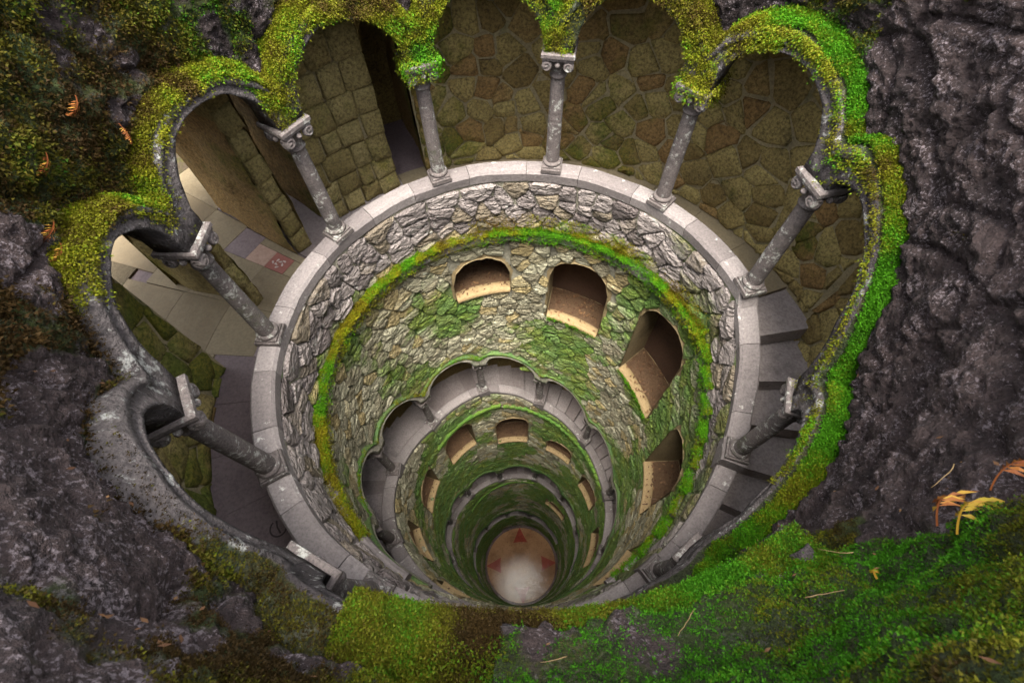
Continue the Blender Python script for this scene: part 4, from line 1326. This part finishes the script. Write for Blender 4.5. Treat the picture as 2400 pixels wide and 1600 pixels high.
# ------------------------------------------------------------------ dried ferns and single leaves on the rock
def frond(length, n, curl, seed, wid=.22):
    """a fern frond along +X, curling down and in at the end, leaflets in pairs"""
    rr = random.Random(seed)
    V, F, T = [], [], []
    spine = []
    x = z = 0.0; ang = .35
    for i in range(n + 1):
        spine.append((x, z, ang))
        st = length / n
        x += math.cos(ang) * st; z += math.sin(ang) * st
        ang -= curl / n * (0.4 + 1.4 * i / n)
    for i in range(n):
        a, b = spine[i], spine[i + 1]
        w = .004
        k = len(V)
        V += [(a[0], -w, a[1]), (a[0], w, a[1]), (b[0], w * .9, b[1]), (b[0], -w * .9, b[1])]
        F.append([k, k + 1, k + 2, k + 3]); T += [.2] * 4
        if i < n * .18: continue
        l = length * wid * math.sin(math.pi * (.12 + .88 * (i / n))) ** .8 * rr.uniform(.8, 1.15)
        for s in (-1, 1):
            bx = l * rr.uniform(.15, .6); dz = -l * rr.uniform(.2, 1.1); l *= rr.uniform(.6, 1.05)
            k = len(V)
            t = rr.random()
            q = length / n * .36
            V += [(a[0], 0, a[1]), (a[0] + q + bx * .5, s * l * .5, a[1] + dz * .2 + .004), (a[0] + bx, s * l, a[1] + dz), (a[0] - q * .4 + bx * .4, s * l * .55, a[1] + dz * .35)]
            F.append([k, k + 1, k + 2, k + 3]); T += [t] * 4
    return V, F, T
def on_rock(U, z, lift=.012):
    R = float(rock_R(np.array([U * 1.0]), np.array([z * 1.0]))[0])
    return Vector(P3(U, R - lift, z))
FERNS = [(-84.5, .97, .20, 2.2, 'orange brown dried fern high on the upper left rock', 'fern', .6, 210),
         (-93.8, .95, .20, 1.8, 'long rusty fern frond on the left rock by the picture edge', 'fern', .2, 200),
         (-101.0, .885, .24, 2.4, 'curled rust fern at the left edge above the thick moss', 'fern', .1, 185),
         (-103.4, .86, .22, 2.6, 'second rust fern curling just below its neighbour at the left edge', 'fern', -.1, 190),
         (-81.0, .86, .16, .8, 'thin dead fern stem hanging on the left rock above the arch', 'fern', -.6, 250),
         (72.4, .66, .14, 2.6, 'shrivelled orange fern hanging at the right arch valley', 'fern', -.7, 220),
         (75.0, .62, .12, 2.4, 'small shrivelled fern dangling beside the other in the right arch valley', 'fern', -.9, 240),
         (82.0, .74, .11, 2.0, 'brown withered fern above the right hand moss band', 'fern', -.5, 215),
         (93.0, .58, .13, 1.6, 'golden fern frond lying on the right moss band', 'yellowleaf', .1, 190),
         (49.5, .80, .09, 1.8, 'small brown fern on the moss at the crown of the right arch', 'fern', -.6, 250),
         (146.0, .88, 0.53, 2.4, 'big curled brown fern lying on moss in the lower right corner', 'fern', .3, 200),
         (142.5, .93, 0.49, 2.8, 'dark brown curled fern at the right edge of the lower corner', 'fern', .2, 170),
         (148.0, .94, 0.46, 1.9, 'yellow green fern frond across the lower right moss', 'yellowleaf', -.1, 195),
         (151.5, .83, 0.21, 2.6, 'single yellow curled leaf on a bent stem in the lower right moss', 'yellowleaf', .4, 230)]
for i, (u, z, ln, curl, lab, mt, pitch_, spin) in enumerate(FERNS):
    V, F, T = frond(ln * .85, 24, curl * 1.35, 50 + i, .17)
    o = obj('fern_frond', mesh('fern_frond', V, F, M[mt], False, {'tint': T}))
    nrm = Vector((-math.sin(math.radians(u)), -math.cos(math.radians(u)), .25)).normalized()
    tan = Vector((math.cos(math.radians(u)), -math.sin(math.radians(u)), 0))
    z_ = nrm; x_ = (tan - tan.dot(z_) * z_).normalized(); y_ = z_.cross(x_)
    m3 = Matrix((x_, y_, z_)).transposed() @ Matrix.Rotation(math.radians(spin), 3, 'Z')
    o.matrix_world = Matrix.Translation(on_rock(u, z, .015)) @ m3.to_4x4()
    props(o, lab, 'fern', 'withered ferns on the rock')

# ------------------------------------------------------------------ small litter on the rock: dead leaves and twigs
n = 130
iu = np.where(r.random(n) < .5, r.integers(0, 150, n), r.integers(nU - 130, nU - 1, n)); iz = r.integers(2, nZ - 30, n)
P = Vrock[iu, iz] + np.stack([-np.sin(np.radians(Ug[iu])), -np.cos(np.radians(Ug[iu])), 0 * iz + .6], -1) * .012
V, F, t = leaf_quads(P, np.stack([-np.sin(np.radians(Ug[iu])), -np.cos(np.radians(Ug[iu])), 0 * iz + .5], -1) / 1.118, .013, r)
props(obj('dead_leaves', mesh('dead_leaves', V, F, M['litter'], False, {'tint': t})), 'tiny dead leaves caught in the near moss', 'leaves', None, 'stuff')
TW = [(166, .78, .16, 40, 'thin pale twig lying across the bottom moss near the floor disc'), (158, .84, .13, 150, 'pale bent twig on the bright moss at lower right'), (150.5, .80, .14, -50, 'brown stem below the yellow curled leaf'),
      (178, .80, .10, 20, 'short pale twig on the moss at the bottom centre'), (139, .86, .14, 10, 'dry straw stalk on the right hand rock')]
for u, z, ln, ang, lab in TW:
    rr = random.Random(int(u * 10))
    m = 7
    V, F = [], []
    x = y = 0.0; a = math.radians(ang)
    for i in range(m):
        for q in range(5):
            b = 2 * math.pi * q / 5
            rad_ = .0022 * (1 - .09 * i)
            V.append((x - math.sin(a) * rad_ * math.cos(b), y + math.cos(a) * rad_ * math.cos(b), rad_ * math.sin(b)))
        x += ln / (m - 1) * math.cos(a); y += ln / (m - 1) * math.sin(a); a += rr.uniform(-.3, .3)
    for i in range(m - 1):
        for q in range(5): F.append([i * 5 + q, i * 5 + (q + 1) % 5, (i + 1) * 5 + (q + 1) % 5, (i + 1) * 5 + q])
    F += [[0, 1, 2, 3, 4][::-1], [(m - 1) * 5 + q for q in range(5)]]
    o = obj('twig', mesh('twig', V, F, M['twig'], True, {'tint': np.full(len(V), .6)}))
    nrm = Vector((-math.sin(math.radians(u)), -math.cos(math.radians(u)), .5)).normalized()
    tan = Vector((math.cos(math.radians(u)), -math.sin(math.radians(u)), 0))
    o.matrix_world = Matrix.Translation(on_rock(u, z, .02)) @ Matrix((tan, nrm.cross(tan), nrm)).transposed().to_4x4()
    props(o, lab, 'twig', 'twigs on the near moss')

# mossy capitals of the two columns either side of the white one
for u, sd_, lab in ((-20.8, 31, 'ragged moss hanging on the capital of the blotched column'), (44.2, 32, 'ragged moss hanging on the capital right of the white one')):
    r = np.random.default_rng(sd_)
    n = 900
    f_ = r.integers(0, 4, n); q = r.uniform(-.066, .066, n); zq = .50 + .085 * r.random(n) ** .8
    x = np.where(f_ == 0, q, np.where(f_ == 1, q, np.where(f_ == 2, .066, -.066))); y = np.where(f_ == 0, -.066, np.where(f_ == 1, .066, q))
    a = math.radians(u)
    loc = np.stack([x * math.cos(-a) - y * math.sin(-a), x * math.sin(-a) + y * math.cos(-a), zq], -1)
    P = P3(u, .958, 0.0) + loc * S
    nr = np.stack([loc[:, 0], loc[:, 1], 0 * zq + .02], -1); nr /= np.linalg.norm(nr, axis=1)[:, None]
    k = r.random(n) < np.clip(.55 + .8 * fbm(P * 4, 3) + (zq - .53) * 8, 0, 1)
    blades('moss', P[k], nr[k], .017, patch_hue(P[k], .5, .2), lab, per=5, droop=.8, seed=sd_)
